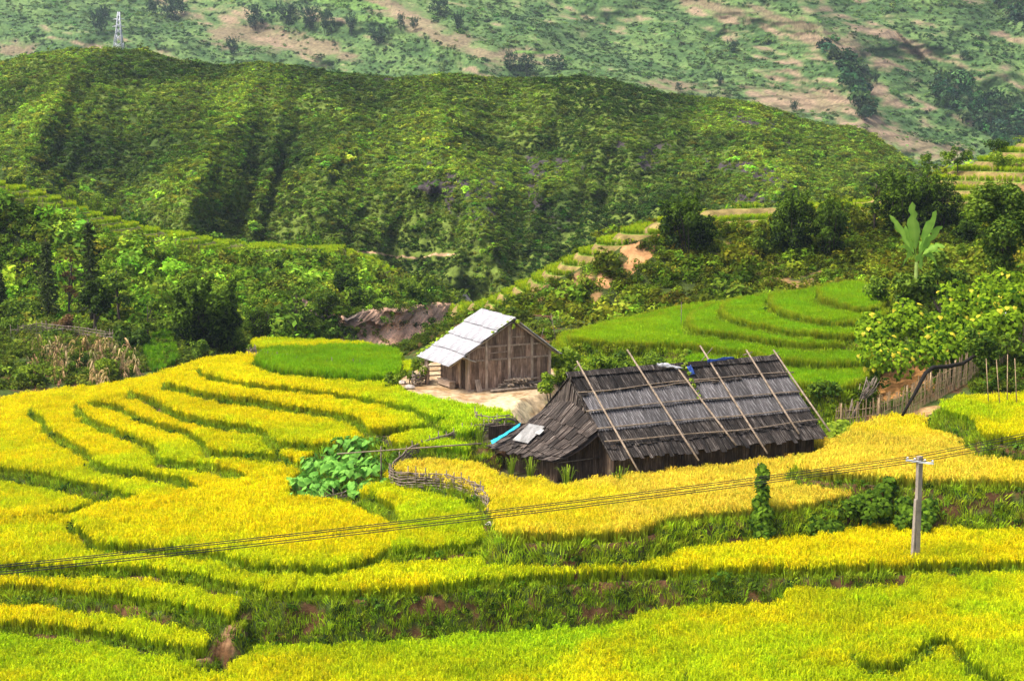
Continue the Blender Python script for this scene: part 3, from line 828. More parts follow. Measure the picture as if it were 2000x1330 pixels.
fields_tan = [[(520,60),(640,85),(700,110),(660,118),(560,100),(400,75),(420,50)], [(690,0),(790,0),(880,60),(960,95),(1080,100),(1100,120),(980,130),(900,95),(800,60)], [(1330,0),(1500,20),(1660,70),(1700,100),(1640,80),(1480,40),(1330,15)], [(1450,170),(1640,190),(1650,215),(1500,212)], [(1640,240),(1900,300),(1920,330),(1700,270)], [(1230,150),(1330,160),(1420,190),(1290,180)], [(0,85),(70,88),(60,104),(0,100)]]
for f_ in fields_tan:
    s_ = sdist(np.array(f_, float), MX.ravel(), MY.ravel()).reshape(MX.shape)
    tanw = np.maximum(tanw, sstep(8, -8, s_ + (mn2 - .5) * 60) * .8)
mcol = mg + (tancol - mg) * tanw[..., None]
lev = MOUNT[..., 2] / 4.2 + (fbm(MX / 90, MY / 60, 3, 63) - .5) * 3
mcol = mcol * (1 - .45 * sstep(.22, .05, np.abs(lev - np.floor(lev) - .5)) * sstep(.4, .6, mn3))[..., None]
for f_, c_ in (([(560,-5),(690,-5),(760,18),(700,25),(640,12)], (.12, .22, .05)), ([(690,32),(780,38),(770,48),(690,42)], (.12, .22, .05)), ([(1010,95),(1090,100),(1080,106),(1000,100)], (.13, .24, .05))):
    s_ = in_px(f_, MX.ravel(), MY.ravel()).reshape(MX.shape); mcol[s_] = c_
darkw = [[(1830,150),(1880,155),(1960,210),(2010,240),(2010,300),(1960,290),(1880,235),(1830,195)], [(1615,95),(1640,95),(1700,190),(1690,232),(1655,170)], [(1950,0),(2010,0),(2010,60),(1970,40)]]
sheet_obj('mountain', MOUNT, M['hill'], mcol)

# a valley floor so that no gap opens between the slopes
vx, vy = np.meshgrid(np.linspace(-500, 500, 40), np.linspace(150, 640, 40))
VAL = np.stack([vx, vy, -14 + 6 * fbm(vx / 40, vy / 40, 3, 61)], -1)
sheet_obj('valley_floor', VAL, M['hill'], np.full(VAL.shape, .05))

# ------------------------------------------------------------------ rice
def jgrid(x0, x1, y0, y1, s):
    a, b = np.meshgrid(np.arange(x0, x1, s), np.arange(y0, y1, s))
    a = a.ravel() + rng.uniform(-.45, .45, a.size) * s; b = b.ravel() + rng.uniform(-.45, .45, b.size) * s
    k = np.abs(a) < b * .42 + 1.5
    return a[k], b[k]
BH = dict(o=(5.131, 75.26), psi=.46239, L=13.08, run=4.66, zg=4.0, he=1.4, hr=5.0)      # the black-roofed house
def bh_local(x, y):
    dx, dy = x - BH['o'][0], y - BH['o'][1]
    return dx * cos(BH['psi']) + dy * sin(BH['psi']), -dx * sin(BH['psi']) + dy * cos(BH['psi'])
TARO = [(562,958),(575,938),(600,920),(650,908),(700,903),(760,899),(850,893),(880,893),(880,903),(770,918),(750,938),(760,958),(680,970),(600,987),(570,980)]
TAROW = np.array([tuple(P(a, b, 3.3))[:2] for a, b in TARO])
BANKPATCH = [np.array([tuple(P(a, b, 3.2))[:2] for a, b in p]) for p in ([(640,980),(690,968),(740,990),(775,1010),(780,1035),(760,1042),(700,1010)], [(1850,790),(1900,815),(1915,850),(1930,885),(1890,850),(1830,815)], [(560,960),(700,975),(690,1000),(580,985)])]
rx, ry = jgrid(-52, 52, 48, 132, .168)
hh, ff, ii = ground(rx, ry, True)
ok = (ff >= 0) & (ff < len(FIELDS)) & (ii > .16 + .12 * rng.random(len(rx)))
e_, n_ = bh_local(rx, ry)
ok &= ~((e_ > -3.6) & (e_ < 13.6) & (n_ > -.45) & (n_ < 10.4))
ok &= ~((e_ > -5.0) & (e_ < 0) & (n_ > 1.0) & (n_ < 8.5))
ok &= sdist(TAROW, rx, ry) > .1
for b_ in BANKPATCH[:1] + BANKPATCH[2:]: ok &= sdist(b_, rx, ry) > .05
ppx, ppy = pix(rx, ry, hh + .8)
ok &= ~((ff == [f[0] for f in FIELDS].index('n5')) & (ppx < 1330 + 60 * vnoise(rx, ry, 3)) & (ppy > 672))
ok &= ~in_px([(370,1300),(470,1190),(500,1195),(485,1250),(440,1300)], ppx, ppy - 6) 
ok &= (ppy < 1420)
rx, ry, hh, ff, ppx, ppy, ii = [a[ok] for a in (rx, ry, hh, ff, ppx, ppy, ii)]
crop = np.array([f[2] for f in FIELDS])[ff]
pat = fbm(rx * .13, ry * .13, 4, 71); pat2 = fbm(rx * .6, ry * .6, 3, 73)
YEL, GOLD, LIME, GRN = np.array((.70, .62, .007)), np.array((.72, .59, .055)), np.array((.43, .57, .009)), np.array((.26, .47, .010))
w = np.clip(sstep(.42, .72, pat * .7 + pat2 * .3) * .75, 0, 1)
T = YEL + (LIME - YEL) * w[:, None]
k = crop == 'gold'; T[k] = (GOLD + (YEL - GOLD) * w[:, None])[k]
k = crop == Y; w2 = np.clip(.25 + sstep(.35, .65, pat * .6 + pat2 * .4) * .7, 0, 1); T[k] = (YEL + (LIME * .95 - YEL) * w2[:, None])[k]
k = crop == G_; w3 = np.clip(sstep(.3, .7, pat2), 0, 1); T[k] = (GRN + (LIME * .8 - GRN) * (w3 * .5)[:, None])[k]
fn = np.array([f[0] for f in FIELDS])[ff]
# the fields by the house and the near field turn green towards the bank
k = (fn == 'g') & (ppx > 700); s_ = sstep(700, 880, ppx)[:, None]; T = np.where(k[:, None], T + (GRN * 1.3 - T) * s_ * .75, T)
k = (fn == 'f') & (ppx > 720); s_ = sstep(720, 860, ppx)[:, None]; T = np.where(k[:, None], T + (GRN * 1.3 - T) * s_ * .7, T)
k = (fn == 'f0'); s_ = sstep(1275, 1235, ppy + (pat2 - .5) * 40)[:, None]; T = np.where(k[:, None], T + (GRN * 1.1 - T) * s_ * .6, T)
k = (fn == 'f4b'); s_ = (sstep(1010, 960, ppy) * sstep(700, 900, ppx))[:, None]; T = np.where(k[:, None], T + (LIME - T) * s_ * .8, T)
k = (fn == 'n4') | (fn == 'n5') | (fn == 'n3'); s_ = sstep(1420, 1150, ppx)[:, None]; T = np.where(k[:, None], T + (LIME - T) * s_ * .55, T)
k = (crop == G_) & np.char.startswith(fn, 'n'); s_ = (sstep(.75, .2, ii) * .6)[:, None]; T = np.where(k[:, None], T + (np.array((.42, .36, .02)) - T) * s_, T)
T = T * (.80 + .4 * fbm(rx * .35, ry * .35, 4, 79))[:, None] * np.exp(rng.normal(size=(len(T), 1)) * .08) * np.exp(rng.normal(size=T.shape) * .05)
isg = crop == G_
pts = np.stack([rx, ry, hh - .02], 1)
size = .80 + .40 * fbm(rx * 1.3, ry * 1.3, 3, 75)
def rice_obj(sel, name, label, coll, nk):
    if sel.any(): scatter(name, pts[sel], np.stack([size[sel] * .78, size[sel] * .78, size[sel]], 1), T[sel], coll, label, nk, .06)
near = (fn == 'f0') | (fn == 't1') | (fn == 't2') | (fn == 't3')
low = np.isin(fn, ['f1', 'f2', 'f3']); mid = np.isin(fn, ['f4', 'f4b']); gold = np.isin(fn, ['f5', 'f6', 'f7'])
bowl = ~isg & ~near & ~low & ~mid & ~gold
rice_obj(near, 'ripening_rice', 'yellow green rice filling the lowest field along the bottom of the view', K_RICE, 6)
rice_obj(low, 'ripe_rice', 'strips of ripe yellow rice on the low terraces above the grassy bank', K_RICE, 6)
rice_obj(mid, 'ripe_rice', 'wide field of bright yellow rice beside the taro patch', K_RICE, 6)
rice_obj(gold, 'golden_rice', 'golden rice standing round the dark shingled house', K_RICE, 6)
rice_obj(bowl, 'ripe_rice', 'yellow rice on the curved terraces below the grey roofed house', K_RICE, 6)
kk_ = isg & np.isin(fn, ['k', 'k2'])
rice_obj(kk_, 'green_rice', 'bright green rice inside the brushwood fence', K_GREENRICE, 5)
rice_obj(isg & ~kk_, 'green_rice', 'bright green rice on the curved terraces behind the dark house', K_GREENRICE, 5)

# ------------------------------------------------------------------ grass on the banks
bx, by = jgrid(-50, 50, 48, 118, .13)
hh, ff, ii = ground(bx, by, True)
keep_ = ((ii < .22) & (ff >= 0) & (ii > -2.2) & ((ii < -.05) | (rng.random(len(bx)) < .5))) | (rng.random(len(bx)) < .3)
bx, by, hh, ff, ii = [a[keep_] for a in (bx, by, hh, ff, ii)]
ok = (ff >= 0) & (ff < len(FIELDS)) & (ii < .22) & (ii > -2.2)
e_, n_ = bh_local(bx, by)
inhouse = (e_ > -3.2) & (e_ < 13.4) & (n_ > .3) & (n_ < 9.6)
gapx, gapy = pix(bx, by, hh)
bare = fbm(bx * .8 + hh * .3, hh * 1.7 + by * .2, 5, 81)
ok &= ~inhouse & (bare - .25 * (rng.random(len(bx)) < .4) < np.where((gapy > 935) & (gapy < 1110) & (gapx > 950), .53, .60))
patch = np.zeros(len(bx), bool)
for b_ in BANKPATCH: patch |= sdist(b_, bx, by) < 0
patch |= (sdist(np.array([tuple(P(a, b, 5.5))[:2] for a, b in [(1040,810),(1100,760),(1080,720),(1300,700),(1480,735),(1700,800),(1640,830),(1300,790),(1100,790)]]), bx, by) < 0)
ok |= patch & ~inhouse
ok &= ~in_px([(380,1295),(470,1190),(495,1195),(485,1260),(440,1295)], gapx, gapy) | (rng.random(len(bx)) < .3)
bx, by, hh, bare = bx[ok], by[ok], hh[ok], bare[ok]
gt = fbm(bx * .4, by * .4, 3, 83)
scatter('bank_grass', np.stack([bx, by, hh - .03], 1), .75 + .8 * gt * rng.random(len(bx)), tints(len(bx), (.11, .20, .014), (.34, .46, .022), .2, np.clip(gt * 1.2 - .1 + .2 * rng.random(len(bx)), 0, 1)), K_GRASS, 'short green grass on the terrace banks', 5, .3)
sel = rng.random(len(bx)) < .05
scatter('bank_weeds', np.stack([bx, by, hh - .05], 1)[sel], rng.uniform(.22, .5, sel.sum()), tints(sel.sum(), (.04, .085, .012), (.11, .20, .02), .2), K_WEED, 'leafy weeds among the grass of the banks', 5, .3)

# wild growth between the houses, on the garden plot and round the vines
zones = [ # pixel polygon, distance range, density, size, dark, light
 ([(1050,800),(1080,700),(1120,670),(1260,680),(1340,710),(1480,735),(1700,740),(1690,800),(1640,820),(1100,770)], (88, 112), 2.2, (.35, .75), (.07, .12, .012), (.22, .27, .02)),
 ([(1640,830),(1700,720),(1690,640),(1760,560),(2100,520),(2100,780),(1900,770),(1860,760),(1760,800)], (86, 125), 2.2, (.4, .9), (.05, .09, .012), (.14, .21, .02)),
 ([(-100,770),(-100,620),(340,640),(520,655),(490,690),(330,715),(190,755)], (112, 152), 1.6, (.4, .9), (.07, .12, .015), (.22, .30, .03)),
 ([(640,690),(800,620),(960,600),(1100,640),(1080,690),(830,720),(790,690)], (110, 152), 1.5, (.4, .9), (.06, .10, .015), (.15, .20, .025)),
 ([(760,760),(780,735),(830,700),(830,730),(800,760)], (90, 100), 5, (.3, .5), (.06, .10, .015), (.16, .22, .025))]
P_all = []; S_all = []; C_all = []
for poly, dr, dens, sz, ca, cb in zones:
    x0 = (min(p[0] for p in poly) - 1000) / F * dr[1] if min(p[0] for p in poly) < 1000 else (min(p[0] for p in poly) - 1000) / F * dr[0]
    x1 = (max(p[0] for p in poly) - 1000) / F * dr[1] if max(p[0] for p in poly) > 1000 else (max(p[0] for p in poly) - 1000) / F * dr[0]
    n = int((x1 - x0) * (dr[1] - dr[0]) * dens)
    x = rng.uniform(x0, x1, n); y = rng.uniform(*dr, n)
    h, f_, i_ = ground(x, y, True)
    px_, py_ = pix(x, y, h)
    e_, n_ = bh_local(x, y)
    k = in_px(poly, px_, py_) & ((f_ < 0) | ((f_ < len(FIELDS)) & (i_ < .1))) & ~((e_ > -3.5) & (e_ < 14) & (n_ > 0) & (n_ < 10.2))
    k &= ~in_px([(1690,790),(1720,700),(1850,690),(1830,760)], px_, py_) | (rng.random(n) < .15)
    x, y, h = x[k], y[k], h[k]
    P_all.append(np.stack([x, y, h - .1], 1)); S_all.append(rng.uniform(*sz, k.sum())); C_all.append(tints(k.sum(), ca, cb, .2))
scatter('undergrowth', np.concatenate(P_all), np.concatenate(S_all), np.concatenate(C_all), K_SHRUB, 'tangled green undergrowth between the fields, the houses and the garden', 7, .15)
# dry maize on the garden plot
x = rng.uniform(-42, -22, 260); y = rng.uniform(114, 136, 260); h, f_, i_ = ground(x, y, True); a, b = pix(x, y, h + .8)
k = in_px([(30,690),(110,655),(250,665),(280,720),(200,745),(60,745)], a, b) & (f_ < 0)
scatter('dry_maize', np.stack([x, y, h], 1)[k], rng.uniform(.75, 1.15, k.sum()), tints(k.sum(), (.24, .17, .07), (.42, .33, .17), .25), K_STALK, 'brown withered maize standing on the garden plot by the trees', 6, .12)

# ------------------------------------------------------------------ scrub on the slopes and hills
def cover(name, S, n, seed, coll, nk, label, size, ca, cb, drop=None, nscale=9., squash=1.0, extra=None):
    p = sample(S, n, seed)
    k, a, b = in_frame(p)
    p, a, b = p[k], a[k], b[k]
    if drop is not None:
        m = ~drop(p, a, b); p, a, b = p[m], a[m], b[m]
    t = np.clip(sstep(.3, .7, fbm(p[:, 0] / nscale, p[:, 2] / nscale * 1.7 + p[:, 1] / nscale * .6, 4, seed + 1)) * .75 + .35 * rng.random(len(p)) ** 2, 0, 1)
    if extra is not None: t = np.clip(t + extra(p, a, b), 0, 1.25)
    s = rng.uniform(*size, len(p)) * (1 + 1.1 * (rng.random(len(p)) < .05))
    p[:, 2] -= s * .12
    return scatter(name, p, np.stack([s, s, s * squash], 1), tints(len(p), ca, cb, .36, t), coll, label, nk, .2)
def near_step(p, S, st):
    """is a point on the terraced part of a slope (looked up on the sheet's plan grid)"""
    m_ = (st[0] > .3)
    q = S[m_][:, :2]
    cell = set(map(tuple, np.round(q / .7).astype(int)))
    k = np.round(p[:, :2] / .7).astype(int)
    return np.array([tuple(c) in cell for c in k], bool)
cover('slope_scrub', LEFT, 12000, 101, K_SHRUB, 7, 'dark green scrub covering the slope beyond the garden plot', (.55, 1.3), (.055, .115, .014), (.28, .42, .035),
      lambda p, a, b: near_step(p, LEFT, LSTEP) | in_px([(712,545),(760,530),(785,560),(730,556)], a, b))
cover('slope_scrub', RIGHT, 14000, 103, K_SHRUB, 7, 'green scrub on the slope with bare orange soil', (.45, 1.05), (.07, .12, .011), (.24, .31, .022),
      lambda p, a, b: (fbm(p[:, 0] * .12, p[:, 2] * .25 + p[:, 1] * .05, 5, 14) * .6 + fbm(p[:, 0] * .8, p[:, 1] * .8, 3, 21) * .4 > .66) | (in_px(SCAR, a, b) & (fbm(p[:, 0] * .5, p[:, 2] * .7, 5, 77) > .49)) | near_step(p, RIGHT, RSTEP))
def hill_drop(p, a, b):
    return ((fbm(p[:, 0] / 4, p[:, 2] / 3, 3, 47) > .62) & (np.abs(a - 1150) < 420) & (fbm(p[:, 0] / 22, p[:, 2] / 9, 4, 45) < .52) & (b < 420) & (rng.random(len(a)) < .55)) | ((np.abs(b - 498) < 5) & (a > 690) & (a < 890))
cover('hill_scrub', HILL, 150000, 105, K_FARSHRUB, 6, 'dense low scrub over the whole rounded hill across the valley', (.32, .85), (.048, .094, .016), (.25, .37, .036), hill_drop, 24., .75,
      lambda p, a, b: (spur_w(a, np.clip((np.interp(a, BX, BY) - b) / (np.interp(a, BX, BY) - np.interp(a, HX, HY)), 0, 1)) - .35) * .55)
def mount_drop(p, a, b):
    w = fbm((a * .94 + b * .34) / 190, (b * .94 - a * .34) / 26, 5, 55) * .5 + fbm((a * .97 + b * .2) / 34, (b * .97 - a * .2) / 9, 5, 57) * .5 + (fbm(a / 300, b / 200, 3, 59) - .5) * .25
    t = (w > .58)
    for f_ in fields_tan: t |= in_px(f_, a, b)
    return t & (rng.random(len(a)) < .93)
cover('mountain_scrub', MOUNT, 80000, 107, K_FARSHRUB, 6, 'scattered scrub on the hazy mountain side', (.6, 1.7), (.055, .12, .036), (.15, .25, .065), mount_drop, 30., .7)
# woods in the gullies of the mountain
wp = sample(MOUNT, 160000, 109); k, a, b = in_frame(wp); wp, a, b = wp[k], a[k], b[k]
m = np.zeros(len(wp), bool)
for f_ in darkw: m |= sdist(np.array(f_, float), a, b) < (fbm(a / 14, b / 11, 4, 5) - .5) * 60 - 3
wp = wp[m]
keep_ = rng.random(len(wp)) < .75; wp = wp[keep_]
s = rng.uniform(1.6, 4.6, len(wp))
scatter('mountain_woods', wp, np.stack([s, s, s * 1.3], 1), tints(len(wp), (.022, .066, .034), (.085, .16, .06), .45), K_FARSHRUB, 'dark blue green woods in the gullies of the mountain', 6, .1)

# a steep bright green plot beside the garden
x = rng.uniform(-32, -22, 2600); y = rng.uniform(114, 140, 2600); h, f_, i_ = ground(x, y, True); a, b = pix(x, y, h + .3)
k = in_px([(268,660),(330,640),(352,700),(300,728),(285,700)], a, b) & (f_ < 0)
scatter('green_rice', np.stack([x, y, h], 1)[k], rng.uniform(.8, 1.0, k.sum()), tints(k.sum(), (.13, .30, .01), (.22, .42, .012), .12), K_GREENRICE, 'small steep plot of bright green grass next to the big bamboo', 5, .1)
# standing rice on the terraces cut into the far slopes
P_all = []
for S, (m_, tr_), n, sd_ in ((LEFT, LSTEP, 60000, 201), (RIGHT, RSTEP, 90000, 203)):
    p = sample(np.concatenate([S, m_[..., None], tr_[..., None].astype(float)], 2)[..., :3], 10, 1)
    r = np.random.default_rng(sd_)
    J, I = np.nonzero((m_[:-1, :-1] > .5) & tr_[:-1, :-1])
    ar = np.linalg.norm(np.cross(S[J, I + 1] - S[J, I], S[J + 1, I] - S[J, I]), axis=1)
    k = r.choice(len(J), int(min(ar.sum() * 9, n)), p=ar / ar.sum())
    u, v = r.random((len(k), 1)), r.random((len(k), 1))
    p = S[J[k], I[k]] + (S[J[k], I[k] + 1] - S[J[k], I[k]]) * u + (S[J[k] + 1, I[k]] - S[J[k], I[k]]) * v
    P_all.append(p[in_frame(p)[0]])
pp = np.concatenate(P_all)
scatter('hill_rice', pp, rng.uniform(.65, .85, len(pp)), tints(len(pp), (.30, .46, .015), (.56, .60, .02), .12), K_GREENRICE, 'light green rice on the small stepped terraces of the far slopes', 5, .1)

# ------------------------------------------------------------------ the dark shingled house
ce, se = cos(BH['psi']), sin(BH['psi'])
HE, HR, RUN, HL, ZG = BH['he'], BH['hr'], BH['run'], BH['L'], BH['zg']
def bh(e, n, z):
    return Vector((BH['o'][0] + e * ce - n * se, BH['o'][1] + e * se + n * ce, ZG + z))
house = root('shingled_house', bh(HL / 2, RUN, 0), 'low old house with a black shingle roof held down by bamboo poles', 'house')
SL = sqrt(RUN ** 2 + (HR - HE) ** 2)
def rf(e, s, lift=0.0):
    """front roof plane: along the ridge, down the slope"""
    f = s / SL
    nn = Vector((se, -ce, 0)) * ((HR - HE) / SL) + Vector((0, 0, RUN / SL))
    return bh(e, RUN * (1 - f), HR - (HR - HE) * f) + nn * lift
def rb(e, s, lift=0.0):
    f = s / SL
    nn = Vector((-se, ce, 0)) * ((HR - HE) / SL) + Vector((0, 0, RUN / SL))
    return bh(e, RUN * (1 + f), HR - (HR - HE) * f) + nn * lift
def roofpt(px, py, lift=.1):
    o = Vector((0, 0, CH)); d = (D(px, py, 80.0) - o)
    a = rf(0, 0); n = (rf(0, 0, 1) - a)
    t = (a - o).dot(n) / d.dot(n)
    return o + d * t + n * lift
# underlay
plank('roof_deck', rf(-.1, SL * .985, -.10), rf(HL + .05, SL * .985, -.10), rf(HL + .05, 0, -.10), rf(-.1, 0, -.10), .05, M['shingle'], house)
plank('roof_deck', rb(HL + .05, SL, -.02), rb(-.1, SL, -.02), rb(-.1, 0, -.02), rb(HL + .05, 0, -.02), .06, M['shingle'], house)
def shingle_row(s0, s1, wid, lift, ov):
    e = -.12
    while e < HL + .05:
        w = wid * random.uniform(.7, 1.35)
        e1 = min(e + w, HL + .12)
        a, b = s1 + random.uniform(-.14, .16) + (.2 if random.random() < .04 else 0), s0 + random.uniform(-.03, .03)
        sk = random.uniform(-.06, .06)
        plank('shingle', rf(e + .012 + sk, a, lift + ov), rf(e1 - .012 + sk, a, lift + ov + random.uniform(-.015, .02)), rf(e1 - .012, b, lift), rf(e + .012, b, lift + random.uniform(-.01, .015)), .022, M['shingle'], house, .014)
        e = e1
shingle_row(4.9, 5.98, .33, 0.0, .045)
shingle_row(3.85, 5.05, .27, .03, .055)
# corrugated sheets
def corr_mesh(name, w, l, mat, pitch=.17, amp=.034, rows=3):
    c = max(int(w / pitch * 6), 8)
    xs = np.linspace(-w / 2, w / 2, c); ys = np.linspace(0, l, rows)
    V = []; 
    for y in ys:
        for x in xs: V.append((x, y, amp * sin(2 * pi * x / pitch)))
    Q = [(j * c + i, j * c + i + 1, (j + 1) * c + i + 1, (j + 1) * c + i) for j in range(rows - 1) for i in range(c - 1)]
    uv = []
    for q_ in Q:
        for k_ in q_: uv.append((V[k_][0], V[k_][1]))
    me = mesh(name, V, Q, mat, smooth=True, uv=uv)
    return me
M['corr'] = mat_wood('grey_fibre_sheet', (.02, .018, .018), (.085, .08, .082), (.42, .42, .43), (20, .8, 1), .8, .3)  # dark and pale streaks down the slope paint in the shade of the corrugations
M['corr_patch'] = mat_wood('pale_fibre_sheet', (.16, .155, .15), (.30, .30, .29), (.46, .46, .45), (3, 2, 1), .8, .2)
M['greysheet'] = mat_wood('light_grey_sheet', (.28, .28, .295), (.42, .42, .445), (.52, .52, .55), (1.2, .8, 1), .7, .07)
cm = corr_mesh('corrugated_sheet', 1.06, 1.5, M['corr'])
def frame_mat(o, ax, ay):
    ax = ax.normalized(); az = ax.cross(ay).normalized(); ay = az.cross(ax)
    m = Matrix((ax, ay, az)).transposed().to_4x4(); m.translation = o
    return m
for s0, s1, lf in ((2.62, 4.02, .045), (1.27, 2.74, .085)):
    for k in range(13):
        e = .5 + k * 1.01 + random.uniform(-.03, .03)
        o = rf(e, s1 + random.uniform(-.04, .05), lf + .02 + .008 * (k % 2))
        link('corrugated_sheet', cm, house, frame_mat(o, rf(1, s1) - rf(0, s1), rf(e, s0 - .02, lf - .02) - o))
shingle_row(0.0, 1.40, .37, .115, .05)
# ridge boards
e = -.35
while e < HL + .1:
    w = random.uniform(1.0, 1.7); e1 = min(e + w, HL + .3)
    a, b = random.uniform(.0, .06), random.uniform(-.03, .05)
    plank('ridge_board', rf(e, .34, .20 + a), rf(e1, .30, .20 + b), rf(e1, -.06, .21 + b), rf(e, -.04, .21 + a), .03, M['shingle'], house, .01)
    e = e1 - .06
# bamboo battens along the roof and poles down it
for s, sag, e0, e1 in ((1.30, .10, -.2, HL + .45), (1.42, .06, 4.2, 8.5), (2.68, .06, -.3, HL + .3), (3.95, .05, -.2, HL + .1), (4.88, .08, -.15, HL + .35)):
    pts_ = [rf(e0 + (e1 - e0) * i / 14, s + sag * sin(i * .9) * .5 + sag * sin(i * .37 + s), .19) for i in range(15)]
    tube('batten', pts_, [.032 + .008 * sin(i) for i in range(15)], M['pole'], house, 6)
for (a, b, c, d_) in ((1124,712,1243,926), (1222,690,1361,906), (1322,728,1434,876), (1364,682,1495,892), (1454,690,1557,854), (1507,690,1617,849)):
    p0, p1 = roofpt(a, b, .27), roofpt(c, d_, .27)
    m_ = (p0 + p1) / 2 + Vector((0, 0, -.03))
    tube('roof_pole', [p0, p0.lerp(m_, .5), m_, m_.lerp(p1, .5), p1], [.045, .05, .055, .055, .05], M['pole'], house, 7)
for (a, b, c, d_) in ((1388,686,1366,712), (1130,716,1118,728), (1466,694,1448,700), (1518,694,1498,702)):
    tube('tie_stick', [roofpt(a, b, .25), roofpt(c, d_, .25)], .03, M['wicker'], house, 5)
# gable boards under the ridge end
def gab(n, z, e=-.02): return bh(e, n, z)
n = 1.7
while n < 7.6:
    w = random.uniform(.3, .46); n1 = n + w
    zt = HR - (HR - HE) * abs((n + n1) / 2 - RUN) / RUN - .08
    zb = max(HE + 1.0, HE + 2.0 - abs((n + n1) / 2 - RUN) * .25) - random.uniform(.25, .55)
    if zt - zb > .15:
        plank('gable_board', gab(n1 - .015, zb, -.30), gab(n + .015, zb, -.30 + random.uniform(-.04, .04)), gab(n + .015, zt, .0), gab(n1 - .015, zt, .0), .03, M['hipshingle'], house, .02)
    n = n1
# lean-to roof over the end: ruled surface from the gable foot to the eave
E1 = P(951, 872, ZG + HE - .22); E2 = P(1080, 902, ZG + HE - .22)
def hipU(t):
    n = 1.55 + 6.1 * t
    z = HE + 1.15 + .95 * (1 - abs(2 * t - 1) ** 1.6)
    return bh(.10 - .25 * (1 - abs(2 * t - 1)), n, z)
def hip(t, s, lift=0.0):
    a = hipU(t); b = E2.lerp(E1, t)
    p = a.lerp(b, s)
    p.z -= .22 * sin(pi * min(max(s, 0), 1))          # hollow sweep of the old roof
    p += Vector((-ce, -se, 1.2)).normalized() * lift
    return p
NR = 5
for r_ in range(NR - 1, -1, -1):
    s0, s1 = r_ / NR - .02, (r_ + 1) / NR + .07
    t = 0.0
    while t < 1.0:
        w = random.uniform(.045, .085); t1 = min(t + w, 1.0)
        if t1 > .97: t1 = 1.0
        a = s1 + random.uniform(-.05, .05) if r_ < NR - 1 else 1.0 + random.uniform(-.03, .06)
        lf = .035 * (NR - r_)
        plank('shingle', hip(t1 - .004, a, lf + .05), hip(t + .004, a + random.uniform(-.02, .02), lf + .05), hip(t + .004, s0, lf), hip(t1 - .004, s0, lf), .024, M['hipshingle'], house, .015)
        t = t1
DK = 10
V = [hip(i / DK, j / 6, -.06) for j in range(7) for i in range(DK + 1)]
o_ = root_loc(house)
link('lean_to_deck', mesh('lean_to_deck', [p - o_ for p in V], [(j * (DK + 1) + i, j * (DK + 1) + i + 1, (j + 1) * (DK + 1) + i + 1, (j + 1) * (DK + 1) + i) for j in range(6) for i in range(DK)], M['hipshingle']), house, Matrix.Translation(o_))
# corrugated patch on it
cp = corr_mesh('patch_sheet', 1.25, 1.35, M['corr_patch'], .13, .02)
o = hip(.60, .80, .26)
link('patch_sheet', cp, house, frame_mat(o, hip(.45, .80) - hip(.75, .80), hip(.60, .45, .30) - o))
plank('patch_board', hip(.52, .60, .32), hip(.44, .60, .32), hip(.44, .50, .33), hip(.52, .50, .33), .03, M['corr_patch'], house)
# walls
def wall_line(name, a, b, zt, mat, wid=(.22, .36), zb=-.25, gap=.008):
    """boards from plan point a to b (e,n); zt: top height (function of 0..1)"""
    L_ = sqrt((b[0] - a[0]) ** 2 + (b[1] - a[1]) ** 2); t = 0
    while t < L_ - .02:
        w = random.uniform(*wid); t1 = min(t + w, L_)
        p = lambda q_: (a[0] + (b[0] - a[0]) * q_ / L_, a[1] + (b[1] - a[1]) * q_ / L_)
        u0, u1 = p(t + gap), p(t1 - gap)
        plank(name, bh(*u0, zb), bh(*u1, zb), bh(*u1, zt(t1 / L_)), bh(*u0, zt(t / L_)), .03, mat, house, .012)
        t = t1
topf = lambda n: HR - (HR - HE) * abs(n - RUN) / RUN - .14
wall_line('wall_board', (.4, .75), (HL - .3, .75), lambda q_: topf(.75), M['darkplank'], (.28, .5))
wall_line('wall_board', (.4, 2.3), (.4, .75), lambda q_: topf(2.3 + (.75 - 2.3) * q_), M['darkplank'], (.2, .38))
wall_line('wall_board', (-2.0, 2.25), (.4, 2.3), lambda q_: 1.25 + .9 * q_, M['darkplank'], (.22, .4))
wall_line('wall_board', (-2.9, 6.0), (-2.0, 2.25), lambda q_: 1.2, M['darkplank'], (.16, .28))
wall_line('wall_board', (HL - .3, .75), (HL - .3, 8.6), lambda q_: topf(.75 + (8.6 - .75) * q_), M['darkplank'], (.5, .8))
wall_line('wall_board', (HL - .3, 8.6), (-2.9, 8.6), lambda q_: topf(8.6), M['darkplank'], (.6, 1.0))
for e, n, h in ((.36, .7, 2.0), (-2.05, 2.2, 1.5), (-3.0, 6.1, 1.35), (4.5, .68, 1.9), (8.8, .68, 1.9), (HL - .3, .68, 1.9)):
    tube('post', [bh(e, n, -.3), bh(e, n, h)], .08, M['darkplank'], house, 7)
tube('wall_rail', [bh(-2.1, 2.15, 1.02), bh(.4, 2.2, 1.05)], .03, M['wicker'], house, 5)
